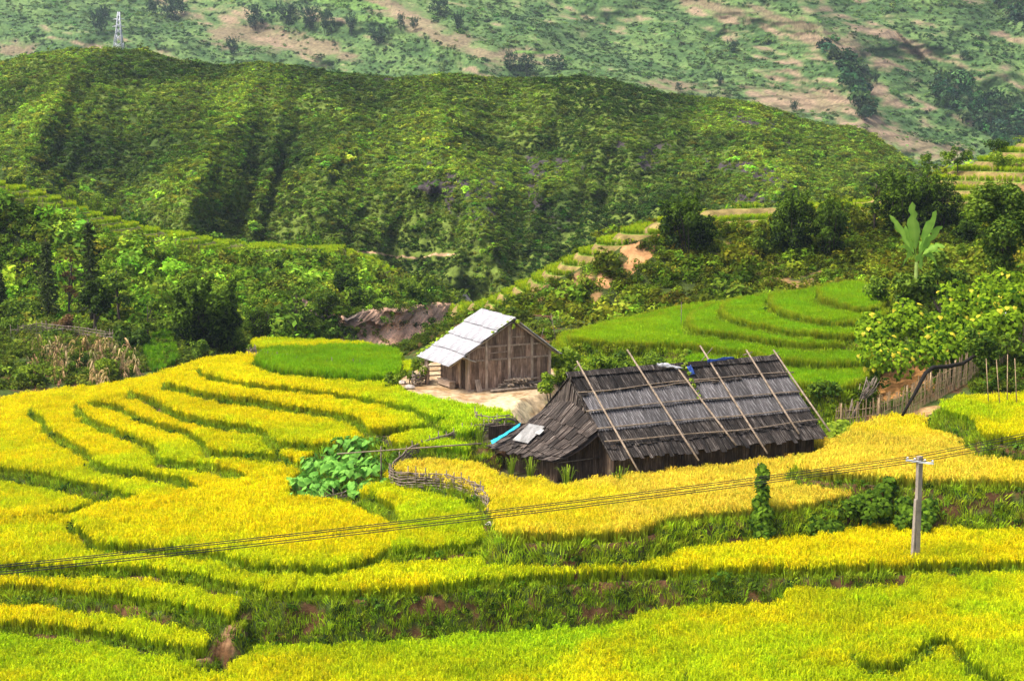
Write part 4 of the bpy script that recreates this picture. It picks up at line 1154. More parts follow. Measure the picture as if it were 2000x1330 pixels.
# things lying on the roof
def cloth(name, pts4, mat, label, cat, wob=.06, n=10):
    a, b, c, d_ = pts4
    V = []
    for j in range(n + 1):
        for i in range(n + 1):
            u, v = i / n, j / n
            p = (a.lerp(b, u)).lerp(d_.lerp(c, u), v)
            V.append(p + Vector((0, 0, wob * (vnoise(u * 5 + pts4[0].x, v * 5, 3) - .3))) + Vector((random.uniform(-.03, .03), 0, random.uniform(-.01, .02))))
    Q = [(j * (n + 1) + i, j * (n + 1) + i + 1, (j + 1) * (n + 1) + i + 1, (j + 1) * (n + 1) + i) for j in range(n) for i in range(n)]
    me = mesh(name, V, Q, mat, smooth=True)
    o = link(name, me)
    md_ = o.modifiers.new('thickness', 'SOLIDIFY'); md_.thickness = .015
    return tag(o, label, cat)
cloth('plastic_sheet', [roofpt(1279, 722, .38), roofpt(1300, 720, .38), roofpt(1332, 729, .3), roofpt(1290, 725, .31)], M['plastic'], 'crumpled white plastic sheet lying on the ridge of the dark roof', 'plastic sheet', .2)
cloth('blue_tarp', [roofpt(1376, 713, .36), roofpt(1428, 707, .34), roofpt(1430, 709.5, .29), roofpt(1378, 715.5, .29)], M['bluetarp'], 'strip of blue tarp tucked along the ridge of the dark roof', 'tarp', .15)
cloth('blue_rag', [roofpt(1337, 724, .3), roofpt(1346, 722, .3), roofpt(1354, 738, .28), roofpt(1346, 740, .28)], M['bluetarp'], 'small blue rag hanging below the ridge beside the vine', 'rag', .08)
cloth('turquoise_tarp', [P(958, 862, ZG + 1.55), P(1018, 826, ZG + 2.3), P(1016, 832, ZG + 2.2), P(962, 868, ZG + 1.45)], M['cyan'], 'narrow turquoise sheet along the edge of the lean-to roof', 'tarp', .06)

# ------------------------------------------------------------------ the grey roofed house
GP = 2.0272; cg, sg = cos(GP), sin(GP)
GZ0 = 5.6
def gr(e, n, z): return Vector((.158 + e * cg - n * sg, 94.80 + e * sg + n * cg, GZ0 + z))
gL, rl, rr, ghr, ghl, gh2 = 4.97, 4.49, 3.26, 4.33, 1.69, 1.99
gh = root('plank_house', gr(2.5, 0, 0), 'brown plank house with a pale grey sheet roof and open veranda', 'house')
SLg = sqrt(rl ** 2 + (ghr - ghl) ** 2); SRg = sqrt(rr ** 2 + (ghr - gh2) ** 2)
def gl(e, s, lift=0.0):
    f = s / SLg; nn = (Vector((-sg, cg, 0)) * ((ghr - ghl) / SLg) + Vector((0, 0, rl / SLg)))
    return gr(e, rl * f, ghr - (ghr - ghl) * f) + nn * lift
def grr(e, s, lift=0.0):
    f = s / SRg; nn = (Vector((sg, -cg, 0)) * ((ghr - gh2) / SRg) + Vector((0, 0, rr / SRg)))
    return gr(e, -rr * f, ghr - (ghr - gh2) * f) + nn * lift
gm = corr_mesh('roof_sheet', 1.06, 1.5, M['greysheet'], .177, .028)
rows = 4; dl = SLg / rows
for r_ in range(rows - 1, -1, -1):
    for k in range(5):
        o = gl(.46 + k * 1.0 + random.uniform(-.015, .015), (r_ + 1) * dl + .03 + random.uniform(-.04, .05), .05 + .035 * (rows - r_) + .012 * (k % 2))
        p = gl(.46 + k * 1.0, (r_ + 1) * dl - 1.46, .035 * (rows - r_))
        link('roof_sheet', gm, gh, frame_mat(o, gl(0, 1) - gl(1, 1), p - o))
rows = 3; dl = SRg / rows
for r_ in range(rows - 1, -1, -1):
    for k in range(5):
        o = grr(.46 + k * 1.0, (r_ + 1) * dl + .02, .03 + .02 * (rows - r_) + .006 * (k % 2))
        p = grr(.46 + k * 1.0, (r_ + 1) * dl - 1.44, .02 * (rows - r_) + .03)
        link('roof_sheet', gm, gh, frame_mat(o, grr(1, 1) - grr(0, 1), p - o))
for k in range(5):
    a, b = -.03 + k * 1.0, .99 + k * 1.0
    plank('ridge_cap', gl(b, .16, .15), gl(a, .16, .15), gl(a, -.02, .17), gl(b, -.02, .17), .02, M['greysheet'], gh)
    plank('ridge_cap', grr(a, .16, .14), grr(b, .16, .14), grr(b, -.02, .165), grr(a, -.02, .165), .02, M['greysheet'], gh)
tp = lambda n: (ghr - (ghr - ghl) * n / rl if n > 0 else ghr + (ghr - gh2) * n / rr) - .08
eF = .42
def gboard(name, n0, n1, z0, z1a, z1b, mat, e=eF, th=.025, jit=.008):
    plank(name, gr(e, n0, z0), gr(e, n1, z0), gr(e, n1, z1b), gr(e, n0, z1a), th, mat, gh, jit)
def tier(z0, zt, wid):
    n = 2.95
    while n > -2.65:
        n1 = max(n - random.uniform(*wid), -2.7)
        a, b = min(zt, tp(n)), min(zt, tp(n1))
        if max(a, b) > z0 + .06:
            a, b = max(a, z0 + .02), max(b, z0 + .02)
            gboard('wall_board', n - .004, n1 + .004, z0, a, b, M['plank'], eF + random.uniform(0, .02))
        n = n1
tier(.10, 1.86, (.17, .30)); tier(1.94, 2.70, (.2, .34)); tier(2.76, 9, (.2, .34))
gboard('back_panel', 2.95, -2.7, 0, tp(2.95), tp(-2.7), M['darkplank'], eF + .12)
for n in (2.98, 1.75, .18, -1.42, -2.68):
    plank('post', gr(eF - .07, n + .08, -.1), gr(eF - .07, n - .08, -.1), gr(eF - .07, n - .08, tp(n) - .02), gr(eF - .07, n + .08, tp(n) - .02), .10, M['beam'], gh)
for z, a, b in ((1.90, 2.95, -2.7), (2.73, 2.6, -2.0), (.06, 2.95, -2.7)):
    plank('beam', gr(eF - .05, a, z - .05), gr(eF - .05, b, z - .05), gr(eF - .05, b, z + .05), gr(eF - .05, a, z + .05), .06, M['beam'], gh)
plank('beam', gr(eF - .05, 1.65, 2.28), gr(eF - .05, .3, 2.33), gr(eF - .05, .3, 2.38), gr(eF - .05, 1.65, 2.33), .05, M['beam'], gh)
plank('beam', gr(eF - .05, .05, 3.22), gr(eF - .05, -.9, 3.2), gr(eF - .05, -.9, 3.26), gr(eF - .05, .05, 3.28), .05, M['beam'], gh)
# side wall under the veranda, with its door
e = .42
while e < gL - .3:
    w = random.uniform(.2, .33); e1 = min(e + w, gL - .25)
    if not (.75 < (e + e1) / 2 < 1.65):
        plank('wall_board', gr(e1 - .005, 2.98, .08), gr(e + .005, 2.98, .08), gr(e + .005, 2.98, tp(2.98)), gr(e1 - .005, 2.98, tp(2.98)), .03, M['plank'], gh, .01)
    e = e1
door = plank('door', gr(1.62, 2.90, .05), gr(.80, 2.90, .05), gr(.80, 2.90, 1.85), gr(1.62, 2.90, 1.85), .04, M['darkplank'], gh)
plank('door_frame', gr(.80, 3.0, 0), gr(.70, 3.0, 0), gr(.70, 3.0, 1.95), gr(.80, 3.0, 1.95), .08, M['beam'], gh)
plank('door_frame', gr(1.72, 3.0, 0), gr(1.62, 3.0, 0), gr(1.62, 3.0, 1.95), gr(1.72, 3.0, 1.95), .08, M['beam'], gh)
plank('beam', gr(gL - .3, 3.02, 1.92), gr(.42, 3.02, 1.92), gr(.42, 3.02, 2.02), gr(gL - .3, 3.02, 2.02), .06, M['beam'], gh)
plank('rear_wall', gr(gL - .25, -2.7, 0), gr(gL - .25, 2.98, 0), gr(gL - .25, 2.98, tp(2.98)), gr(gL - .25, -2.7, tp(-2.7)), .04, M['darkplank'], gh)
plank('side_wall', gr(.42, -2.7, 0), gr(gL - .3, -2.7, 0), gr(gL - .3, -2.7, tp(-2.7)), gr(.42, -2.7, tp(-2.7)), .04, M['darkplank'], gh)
for e, n in ((4.4, 4.15), (3.9, 4.25)):
    tube('veranda_post', [gr(e, n, -.4), gr(e, n, ghl + .12)], .075, M['beam'], gh, 7)
for z in (.45, .75, 1.05):
    tube('veranda_rail', [gr(4.55, 3.0, z), gr(4.5, 4.2, z + .03)], .04, M['wicker'], gh, 5)
tube('rafter', [gr(.15, rl - .15, ghl - .02), gr(.15, .1, ghr - .1)], .05, M['beam'], gh, 6)
tube('rafter', [gr(.15, -rr + .1, gh2 - .02), gr(.15, -.1, ghr - .1)], .05, M['beam'], gh, 6)
tube('eave_beam', [gr(.1, rl - .25, ghl + .05), gr(gL - .1, rl - .25, ghl + .05)], .05, M['beam'], gh, 6)
bm_ = corr_mesh('porch_sheet', .55, .9, M['greysheet'], .177, .02)
o = gr(-.05, 2.75, 1.93)
link('porch_sheet', bm_, gh, frame_mat(o, gr(1, 2.75, 1.93) - o, gr(-.05, 3.5, 2.25) - o))
# bench, firewood, log, leaning board
bench = root('wooden_bench', gr(2.6, 3.45, 0), 'heavy wooden bench against the veranda wall of the plank house', 'bench')
def bbox_(name, e0, e1, n0, n1, z0, z1, mat, par):
    c = gr((e0 + e1) / 2, (n0 + n1) / 2, (z0 + z1) / 2); ex = (gr(1, 0, 0) - gr(0, 0, 0)); ey = (gr(0, 1, 0) - gr(0, 0, 0))
    o_ = root_loc(par); V, Fc = box_geo(c - o_, ex * (e1 - e0) / 2, ey * (n1 - n0) / 2, (0, 0, (z1 - z0) / 2))
    return link(name, mesh(name, V, Fc, mat, uv=[(random.random(), v) for f in Fc for v in (0, 0, 1, 1)]), par, Matrix.Translation(o_))
bbox_('seat', 1.7, 3.6, 3.25, 3.70, .40, .47, M['beam'], bench); bbox_('apron', 1.72, 3.58, 3.64, 3.69, .12, .39, M['beam'], bench)
bbox_('leg', 1.75, 1.85, 3.28, 3.62, 0, .40, M['beam'], bench); bbox_('leg', 3.45, 3.55, 3.28, 3.62, 0, .40, M['beam'], bench)
fw = root('firewood_pile', gr(0, -.4, 0), 'stack of split firewood against the gable wall of the plank house', 'firewood')
lm = []
for i in range(4):
    L_ = random.uniform(.7, 1.3)
    lm.append(mesh('log', *tube_geo([(-L_ / 2, 0, 0), (0, random.uniform(-.03, .03), random.uniform(-.02, .03)), (L_ / 2, 0, 0)], [.055, .065, .05], 6), mats=M['pole'] if i % 2 else M['wicker']))
for k in range(80):
    lay = int(k / 16); n = 1.0 - (k % 16) * .17 - lay * .12 + random.uniform(-.06, .06)
    if n < -1.75 or (lay >= 3 and (n > .3 or n < -1.2)): continue
    p = gr(random.uniform(-.18, .12), n, .07 + lay * .14 + random.uniform(-.02, .03))
    link('log', lm[k % 4], fw, Matrix.Translation(p) @ Euler((random.uniform(-.1, .1), random.uniform(-.12, .12), GP + (pi / 2 if random.random() < .45 else 0) + random.uniform(-.35, .35))).to_matrix().to_4x4())
tag(tube('long_log', [gr(-.55, 1.9, .10), gr(-.62, .2, .13), gr(-.5, -1.5, .12)], [.10, .09, .07], M['wicker'], None, 8), 'long thin log on the ground before the firewood', 'log')
lb = plank('leaning_board', gr(.05, 2.55, 0), gr(.05, 2.2, 0), gr(.30, 2.25, .75), gr(.30, 2.6, .75), .03, M['beam'], None)
tag(lb, 'short wide board leaning on the gable wall near its corner', 'board')

# ------------------------------------------------------------------ fences
def wattle(path, height, rows_, label, name='wattle_fence', step=.55, stake_up=.35, cat='fence', z=None):
    pw = [P(a, b, zz) if z is None else P(a, b, z) for a, b, *zz_ in path for zz in [zz_[0] if zz_ else z]]
    seg = [0]
    for a, b in zip(pw, pw[1:]): seg.append(seg[-1] + (b - a).length)
    at = lambda s: Vector([np.interp(s, seg, [p[i] for p in pw]) for i in range(3)])
    for p in pw: p.z = max(gz(p.x, p.y), (z or 0) - .12)
    r_ = root(name, pw[0], label, cat)
    s = 0; i = 0
    while s <= seg[-1]:
        p = at(s); q_ = p + Vector((random.uniform(-.06, .06), random.uniform(-.06, .06), height + random.uniform(.0, stake_up)))
        tube('stake', [p - Vector((0, 0, .2)), q_], [.035, .028], M['wicker'], r_, 5)
        s += step * random.uniform(.8, 1.2); i += 1
    for k in range(rows_):
        s0 = random.uniform(0, .6)
        while s0 < seg[-1] - .3:
            s1 = min(s0 + random.uniform(2.2, 4.2), seg[-1] + .15)
            m_ = max(int((s1 - s0) / .28), 3); ph = random.choice((0, pi)); zz = .06 + (height - .08) * (k + random.uniform(-.35, .35)) / max(rows_ - 1, 1)
            pts_ = []
            for j in range(m_ + 1):
                s = s0 + (s1 - s0) * j / m_; p = at(s); t = (at(s + .1) - at(s - .1)); t = t.normalized() if t.length > 1e-6 else Vector((1, 0, 0))
                nrm = Vector((-t.y, t.x, 0))
                pts_.append(p + nrm * (.05 * cos(pi * s / step + ph)) + Vector((0, 0, max(zz, .03) + random.uniform(-.025, .025))))
            tube('woven_branch', pts_, random.uniform(.026, .044), M['wicker'], r_, 5)
            s0 = s1 - random.uniform(.1, .4)
    return r_
wattle([(985,896),(930,900),(870,907),(805,918),(768,930),(760,940),(776,949),(810,954),(870,962),(915,974),(940,988),(955,1006)], .85, 9, 'woven brushwood fence bending round the taro patch towards the dark house', z=3.9)
wattle([(500,688),(484,698),(488,708),(520,718),(580,728),(650,735),(730,739)], .55, 6, 'low woven fence along the edge of the bright green paddy', z=5.1)
wattle([(928,858),(932,868),(960,872),(1000,868),(1030,862)], .85, 7, 'woven fence pen behind the turquoise edged lean-to', z=4.3)
wattle([(608,990),(640,980),(690,968)], .35, 3, 'short piece of woven fence before the taro leaves', z=3.1)
wattle([(22,668),(80,664),(150,668),(235,676)], .9, 5, 'dark garden fence behind the dry maize', z=2.9)
wattle([(800,756),(812,762),(830,758),(838,748)], .75, 8, 'round woven pen at the corner of the veranda', z=5.4)
# upright bamboo slats
bf = root('bamboo_fence', P(1640, 818, 5.0), 'long fence of upright bamboo slats climbing the bank behind the golden rice', 'fence')
fp = [P(1632, 826, 4.9), P(1700, 822, 5.0), P(1760, 804, 5.3), P(1820, 776, 5.8), P(1870, 752, 6.3), P(1915, 732, 6.7)]
for p in fp: p.z = gz(p.x, p.y)
sgl = [0]
for a, b in zip(fp, fp[1:]): sgl.append(sgl[-1] + (b - a).length)
fat = lambda s: Vector([np.interp(s, sgl, [p[i] for p in fp]) for i in range(3)])
sm_ = [mesh('slat', *box_geo((0, 0, .85), (.024, 0, 0), (0, .012, 0), (0, 0, .95)), mats=M['slat']) for _ in range(2)]
s = 0
while s < sgl[-1]:
    p = fat(s)
    link('slat', sm_[0], bf, Matrix.Translation(p) @ Euler((random.uniform(-.07, .07), random.uniform(-.09, .09), random.uniform(-.3, .3))).to_matrix().to_4x4() @ Matrix.Diagonal((random.uniform(.8, 1.3), 1, random.uniform(.82, 1.12), 1)))
    s += random.uniform(.09, .17)
for z in (.45, .95, 1.4):
    tube('rail', [fat(sgl[-1] * i / 16) + Vector((0, -.03, z + random.uniform(-.03, .03))) for i in range(17)], .02, M['slat'], bf, 5)
for s in np.linspace(.3, sgl[-1] - .3, 6):
    tube('post', [fat(s) + Vector((0, -.05, -.2)), fat(s) + Vector((0, -.05, 1.85))], .045, M['slat'], bf, 6)
bf2 = root('bamboo_fence', P(1955, 700, 7.6), 'short length of pale bamboo slats below the hanging vines', 'fence')
for i in range(26):
    p = P(1952 + i * 3.0, 706 - i * 1.1, 7.4); p.z = gz(p.x, p.y)
    link('slat', sm_[1], bf2, Matrix.Translation(p) @ Euler((0, random.uniform(-.06, .06), 0)).to_matrix().to_4x4())
tube('rail', [P(1950, 690, 7.9), P(2030, 662, 7.9)], .025, M['slat'], bf2, 5)
# stacked brushwood
bs = root('brushwood_stack', P(1680, 790, 5.6), 'heap of grey sticks leaning at the end of the bamboo fence', 'brushwood')
for i in range(46):
    t = random.random(); b = P(1652 + 40 * t, 800 - 16 * t, 5.4); b.z = gz(b.x, b.y) - .05
    tube('stick', [b, b + Vector((.55 + random.uniform(-.2, .4), random.uniform(.2, .9), random.uniform(.7, 1.6)))], random.uniform(.015, .035), M['wicker'], bs, 5)

# ------------------------------------------------------------------ power line
up_ = root('utility_pole', P(1787, 1112, 2.6), 'weathered concrete utility pole with a steel crossarm above the low terrace', 'utility pole')
pb = P(1787, 1112, 2.6); pb.z = 2.0; HP = D(1787, 891, pb.y).z - pb.z
PA = radians(20); ax = Vector((cos(PA), sin(PA), 0)); ay = Vector((-sin(PA), cos(PA), 0))
parts = []
def seg_box(z0, z1, cx0, cx1, hx, hy):
    V = [pb + ax * (cx0 + sx * hx * (1 - .0)) + ay * (sy * hy) + Vector((0, 0, z0)) for sx, sy in ((-1, -1), (1, -1), (1, 1), (-1, 1))]
    V += [pb + ax * (cx1 + sx * hx) + ay * (sy * hy) + Vector((0, 0, z1)) for sx, sy in ((-1, -1), (1, -1), (1, 1), (-1, 1))]
    return V, [(3, 2, 1, 0), (4, 5, 6, 7), (0, 1, 5, 4), (1, 2, 6, 5), (2, 3, 7, 6), (3, 0, 4, 7)]
ol = root_loc(up_)
def add_join(name, ps, mat, par):
    V, Fc = geo_join(ps); o_ = root_loc(par)
    return link(name, mesh(name, [Vector(v) - o_ for v in V], Fc, mat), par, Matrix.Translation(o_))
# the H-section: two chords with rungs between, the near chord broad
add_join('shaft', [seg_box(-.4, HP, .06, .03, .105, .10)], M['concrete'], up_)
add_join('back_chord', [seg_box(-.4, HP - 1.9, -.20, -.09, .035, .09)], M['concrete'], up_)
for z in np.arange(.15, HP - 2.0, .42):
    x = -.20 + (.11) * (z + .4) / (HP - 1.5)
    add_join('rung', [seg_box(z, z + .09, x + .06, x + .06, .075, .08)], M['concrete'], up_)
ct = pb + Vector((0, 0, HP - .22))
CA = radians(-35); cx = Vector((cos(CA), sin(CA), 0))
add_join('crossarm', [box_geo(ct - ay * .0 + Vector((0, -.13, 0)), cx * .62, Vector((-sin(CA), cos(CA), 0)) * .035, (0, 0, .04))], M['steel'], up_)
ins = []
for k, u in enumerate((-.56, -.24, .22, .56)):
    p = ct + cx * u + Vector((0, -.13, .04))
    V, Fc = tube_geo([p, p + Vector((0, 0, .04)), p + Vector((0, 0, .09)), p + Vector((0, 0, .12))], [.03, .05, .055, .03], 8)
    add_join('insulator', [(V, Fc)], M['porcelain'], up_)
    ins.append(p + Vector((0, 0, .12)))
LE = [D(-420, 1146, 46), D(-420, 1150, 46), D(-420, 1160, 46.3), D(-420, 1165, 46.3)]
RE = [D(2320, 772, 78), D(2320, 777, 78), D(2320, 786, 78.3), D(2320, 791, 78.3)]
nm = ('uppermost', 'second', 'third', 'lowest')
for k in range(4):
    pts_ = []
    for a, b, sag in ((LE[k], ins[k], .22), (ins[k], RE[k], .12)):
        for i in range(16 if a is LE[k] else 10):
            t = i / (16 if a is LE[k] else 10)
            pts_.append(a.lerp(b, t) - Vector((0, 0, sag * 4 * t * (1 - t))))
    pts_.append(RE[k])
    tag(tube('power_cable', pts_, .016, M['cable'], None, 5), '%s of the four dark cables running through the crossarm of the concrete pole' % nm[k], 'cable')
# bamboo pole resting on a stake by the taro patch
sb = P(745, 950, 3.3)
tag(tube('forked_stake', [sb - Vector((0, 0, .3)), D(744, 872, sb.y - .5)], [.05, .04], M['wicker'], None, 6), 'upright stake carrying the long bamboo pole beside the taro', 'stake')
tag(tube('bamboo_pole', [D(658, 886, sb.y - .6), D(744, 880, sb.y - .55), D(840, 873, sb.y - .4), D(940, 866, sb.y + .2)], [.03, .035, .04, .045], M['pole'], None, 6), 'long thin bamboo pole stretching level from the dark house over the taro', 'bamboo pole')
for (a, b, c, d_, lab) in ((1088, 668, 1076, 612, 'thin leaning stick on the green field behind the plank house'), (1052, 672, 1062, 640, 'short upright stick beside the plank house gable'), (1330, 650, 1331, 590, 'thin stake standing in the green rice terraces'), (1587, 590, 1588, 545, 'thin stake at the top of the green rice terraces')):
    p = P(a, b, 6.4)
    tag(tube('field_stake', [p - Vector((0, 0, .3)), D(c, d_, p.y)], [.03, .02], M['wicker'], None, 5), lab, 'stake')
# lattice pylon on the ridge behind
pd = 470.0
py_ = root('pylon', D(232, 112, pd), 'slender grey lattice pylon standing behind the crest of the scrub hill', 'pylon')
cor = []
for sx, sy in ((-1, -1), (1, -1), (1, 1), (-1, 1)):
    b = D(232 + sx * 12, 120, pd) + Vector((0, sy * 1.9, 0)); m_ = D(232 + sx * 4.5, 62, pd) + Vector((0, sy * .7, 0)); t = D(232 + sx * 1.5, 24, pd) + Vector((0, sy * .25, 0))
    cor.append((b, m_, t)); tube('leg', [b, m_, t], .16, M['steel'], py_, 4)
def cat_(i, f):
    b, m_, t = cor[i]; return b.lerp(m_, f * 2) if f < .5 else m_.lerp(t, f * 2 - 1)
for i in range(4):
    j = (i + 1) % 4
    fs = np.linspace(.05, .97, 8)
    for a, b in zip(fs, fs[1:]):
        tube('brace', [cat_(i, a), cat_(j, b)], .10, M['steel'], py_, 4); tube('brace', [cat_(j, a), cat_(i, b)], .10, M['steel'], py_, 4)
for yy, w_ in ((38, 11), (52, 12)):
    tube('crossarm', [D(232 - w_, yy + 1, pd), D(232, yy - 2, pd), D(232 + w_, yy + 1, pd)], .14, M['steel'], py_, 4)

# ------------------------------------------------------------------ trees, shrubs and climbing plants
M['leaf_dark'] = mat_leaf('dark_leaf', (.014, .036, .006), (.09, .16, .014))
M['leaf_mid'] = mat_leaf('green_leaf', (.042, .095, .011), (.24, .36, .026))
M['leaf_lime'] = mat_leaf('lime_leaf', (.09, .17, .012), (.34, .46, .03))
M['leaf_bamboo'] = mat_leaf('bamboo_leaf', (.007, .020, .004), (.13, .23, .016))
M['leaf_conifer'] = mat_leaf('conifer_needles', (.02, .042, .012), (.11, .15, .03), .15)
M['leaf_brown'] = mat_leaf('brown_leaf', (.09, .05, .02), (.22, .13, .05))
M['leaf_far'] = mat_leaf('far_leaf', (.012, .038, .020), (.06, .12, .05))
M['leaf_vine'] = mat_leaf('vine_leaf', (.022, .075, .006), (.28, .44, .018), .3, .0)
M['leaf_creeper'] = mat_leaf('creeper_leaf', (.014, .042, .006), (.13, .23, .016), .3, .0)
M['leaf_yellow'] = mat_leaf('yellow_leaf', (.40, .40, .03), (.70, .58, .04), .3, .01)
M['leaf_taro'] = mat_leaf('taro_leaf', (.05, .19, .02), (.26, .55, .08), .25, .004)
M['leaf_banana'] = mat_leaf('banana_leaf', (.14, .32, .03), (.34, .58, .08), .4, .004)
M['stalk'] = mat_plain('green_stalk', (.10, .16, .03), (.20, .27, .06), 4, .7)
def crown(name, parent, V, Q, col, mat, base):
    me = fast_mesh(name, V, Q, mat, k=Q.shape[1])
    v = col.mean(1, keepdims=True)
    vcol(me, 'var', np.repeat(np.clip((v - .5) / .9, 0, 1), 3, 1))
    o = link(name, me, parent, Matrix.Translation(base))
    return o
def merge(parts):
    Vs, Qs, Cs = [], [], []; b = 0
    for v, q, c in parts:
        Vs.append(v); Qs.append(q + b); Cs.append(c); b += len(v)
    return np.concatenate(Vs), np.concatenate(Qs), np.concatenate(Cs)
def limb(a, b, r0, r1, bend=.1, seg=6):
    a, b = Vector(a), Vector(b); L_ = (b - a).length
    m_ = (a + b) / 2 + Vector((random.uniform(-1, 1), random.uniform(-1, 1), 0)) * L_ * bend
    return tube_geo([a, a.lerp(m_, .6), m_.lerp(b, .4), b], [r0, r0 * .8 + r1 * .2, r0 * .4 + r1 * .6, r1], seg)
def make_tree(style, base, h, w, label, seed, mat=None, name=None, cat='tree', nleaf=None, group=None, leaf=None):
    r = np.random.default_rng(seed); random.seed(seed)
    t = root(name or {'bamboo': 'bamboo_clump', 'conifer': 'conifer_tree', 'round': 'broadleaf_tree', 'sparse': 'slender_tree', 'shrub': 'leafy_shrub'}[style], base, label, cat, group)
    W = w / 2; wood = []
    if style == 'round':
        k = 22
        d = unit(r.normal(size=(k, 3))); rad = r.random(k) ** .45
        l = np.concatenate([d * rad[:, None] * [W * .72, W * .72, h * .30] + [0, 0, h * .64], r.uniform(.20, .36, (k, 1)) * W], 1)
        V, Q, c = blob_leaves(r, nleaf or 3600, l, (1, 1, .9), leaf or max(w * .042, .10), .6)
        wood.append(limb((0, 0, -.3), (r.normal() * .04 * h, r.normal() * .04 * h, h * .5), .035 * h, .02 * h))
        for i in range(9): wood.append(limb((0, 0, h * r.uniform(.22, .5)), l[i, :3], .016 * h, .005 * h, .15, 5))
    elif style == 'sparse':
        k = 16
        z = r.uniform(.35, 1, k); a = r.uniform(0, 2 * pi, k); q_ = np.sqrt(r.random(k)) * W * (1.15 - .5 * z)
        l = np.stack([np.cos(a) * q_, np.sin(a) * q_, z * h * .95, r.uniform(.16, .30, k) * W], 1)
        V, Q, c = blob_leaves(r, nleaf or 1300, l, (1.2, 1.2, .8), leaf or max(w * .045, .09), .8)
        top = Vector((r.normal() * .05 * h, r.normal() * .05 * h, h * .9))
        wood.append(limb((0, 0, -.3), top, .022 * h, .006 * h, .04))
        for i in range(k): wood.append(limb(top * (l[i, 2] / h * .8), l[i, :3], .008 * h, .003 * h, .15, 4))
    elif style == 'shrub':
        k = 9
        l = np.concatenate([r.normal(size=(k, 3)) * [W * .42, W * .42, h * .2] + [0, 0, h * .5], r.uniform(.28, .5, (k, 1)) * W], 1)
        l[:, 2] = np.clip(l[:, 2], h * .2, h * .8)
        V, Q, c = blob_leaves(r, nleaf or 1100, l, (1, 1, .9), leaf or max(w * .05, .08), .5)
        for i in range(5): wood.append(limb((0, 0, -.2), l[i, :3], .02 * h, .008 * h, .15, 5))
    elif style == 'conifer':
        parts = []; nt = 15
        for i in range(nt):
            z = h * (.16 + .84 * i / nt); rad = W * (1 - i / nt) ** .7 * r.uniform(.65, 1.15) + .12
            for a in np.linspace(0, 2 * pi, 7)[:-1] + r.random():
                L_ = rad * r.uniform(.6, 1.15); o = np.array([cos(a), sin(a), 0])
                m_ = 26; u = r.random(m_)
                C = o * (u * L_)[:, None] + np.array([0, 0, 1]) * (z - u * L_ * .25 + r.normal(size=m_) * .05)[:, None] + r.normal(size=(m_, 3)) * .09
                A = unit(o + r.normal(size=(m_, 3)) * .6 + [0, 0, -.5]); B = unit(np.cross(A, r.normal(size=(m_, 3))))
                s = .19 * r.uniform(.7, 1.4, m_)
                v_, q_ = quad_leaves(C, A * s[:, None], B * (s * .38)[:, None])
                col = np.repeat(np.repeat(r.uniform(.5, 1.35, (m_, 1)), 3, 1), 4, 0)
                parts.append((v_, q_, col))
                if i % 2 == 0: wood.append(limb((0, 0, z), tuple(o * L_ * .8 + [0, 0, z - L_ * .2]), .03, .01, .05, 4))
        V, Q, c = merge(parts)
        wood.append(limb((0, 0, -.3), (0, 0, h), .02 * h, .004 * h, .01))
    elif style == 'bamboo':
        k = 38
        d = unit(r.normal(size=(k, 3))); rad = r.random(k) ** .4
        l = np.concatenate([d * rad[:, None] * [W * .74, W * .74, h * .38] + [0, 0, h * .47], r.uniform(.14, .27, (k, 1)) * W], 1)
        l[:, 2] = np.maximum(l[:, 2], h * .10)
        tips = []
        for i in range(9):          # bowed culm tips standing out of the mass
            a = r.uniform(0, 2 * pi); q_ = sqrt(r.random()) * W * .75; z1 = h * r.uniform(.86, 1.0) * (1 - .12 * (q_ / W) ** 2)
            for u in np.linspace(0, 1, 4):
                tips.append([cos(a) * (q_ + u * u * W * .14), sin(a) * (q_ + u * u * W * .14), z1 - (1 - u) * h * .22, W * (.13 - .06 * u)])
            wood.append(tube_geo([Vector((cos(a) * q_ * .2, sin(a) * q_ * .2, -.2)), Vector((cos(a) * q_ * .6, sin(a) * q_ * .6, z1 * .5)), Vector((cos(a) * q_, sin(a) * q_, z1 * .85))], [.05, .045, .02], 4))
        l = np.concatenate([l, np.array(tips)])
        V, Q, c = blob_leaves(r, int((nleaf or 5200) * 1.25), l, (1, 1, 1), leaf or max(w * .028, .10), .4, .4, .42, .45)
        c = c + np.repeat(np.clip((V.reshape(-1, 4, 3)[:, 0, 2] / h - .45) * .6, -.25, .3), 4)[:, None]  # shading put into the leaf colour: crown lighter at the top, darker below
    b = Vector(base)
    mt = mat or {'bamboo': 'leaf_bamboo', 'conifer': 'leaf_conifer', 'round': 'leaf_mid', 'sparse': 'leaf_mid', 'shrub': 'leaf_mid'}[style]
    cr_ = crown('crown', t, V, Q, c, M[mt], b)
    Vw, Fw = geo_join(wood)
    tr_ = link('trunk' if style in ('round', 'sparse', 'conifer') else 'stems', mesh('trunk', Vw, Fw, M['bark'], smooth=True), t, Matrix.Translation(b))
    return t
def copy_tree(t, base, scale, label, rot=0):
    c = t.copy(); scene.collection.objects.link(c); c['label'] = label
    c.matrix_basis = Matrix.Translation(base) @ Matrix.Rotation(rot, 4, 'Z') @ Matrix.Diagonal((*scale, 1))
    WORLD[c] = c.matrix_basis.copy()
    for ch in t.children:
        k = ch.copy(); scene.collection.objects.link(k); k.parent = c; k.matrix_basis = ch.matrix_basis.copy()
    return c
def on_sheet(S, px, py):
    a, b = pix(S[..., 0], S[..., 1], S[..., 2])
    d = (a - px) ** 2 + (b - py) ** 2 + (S[..., 1] - S[..., 1].min()) * .05
    k = np.unravel_index(np.argmin(d), d.shape)
    return Vector(S[k])
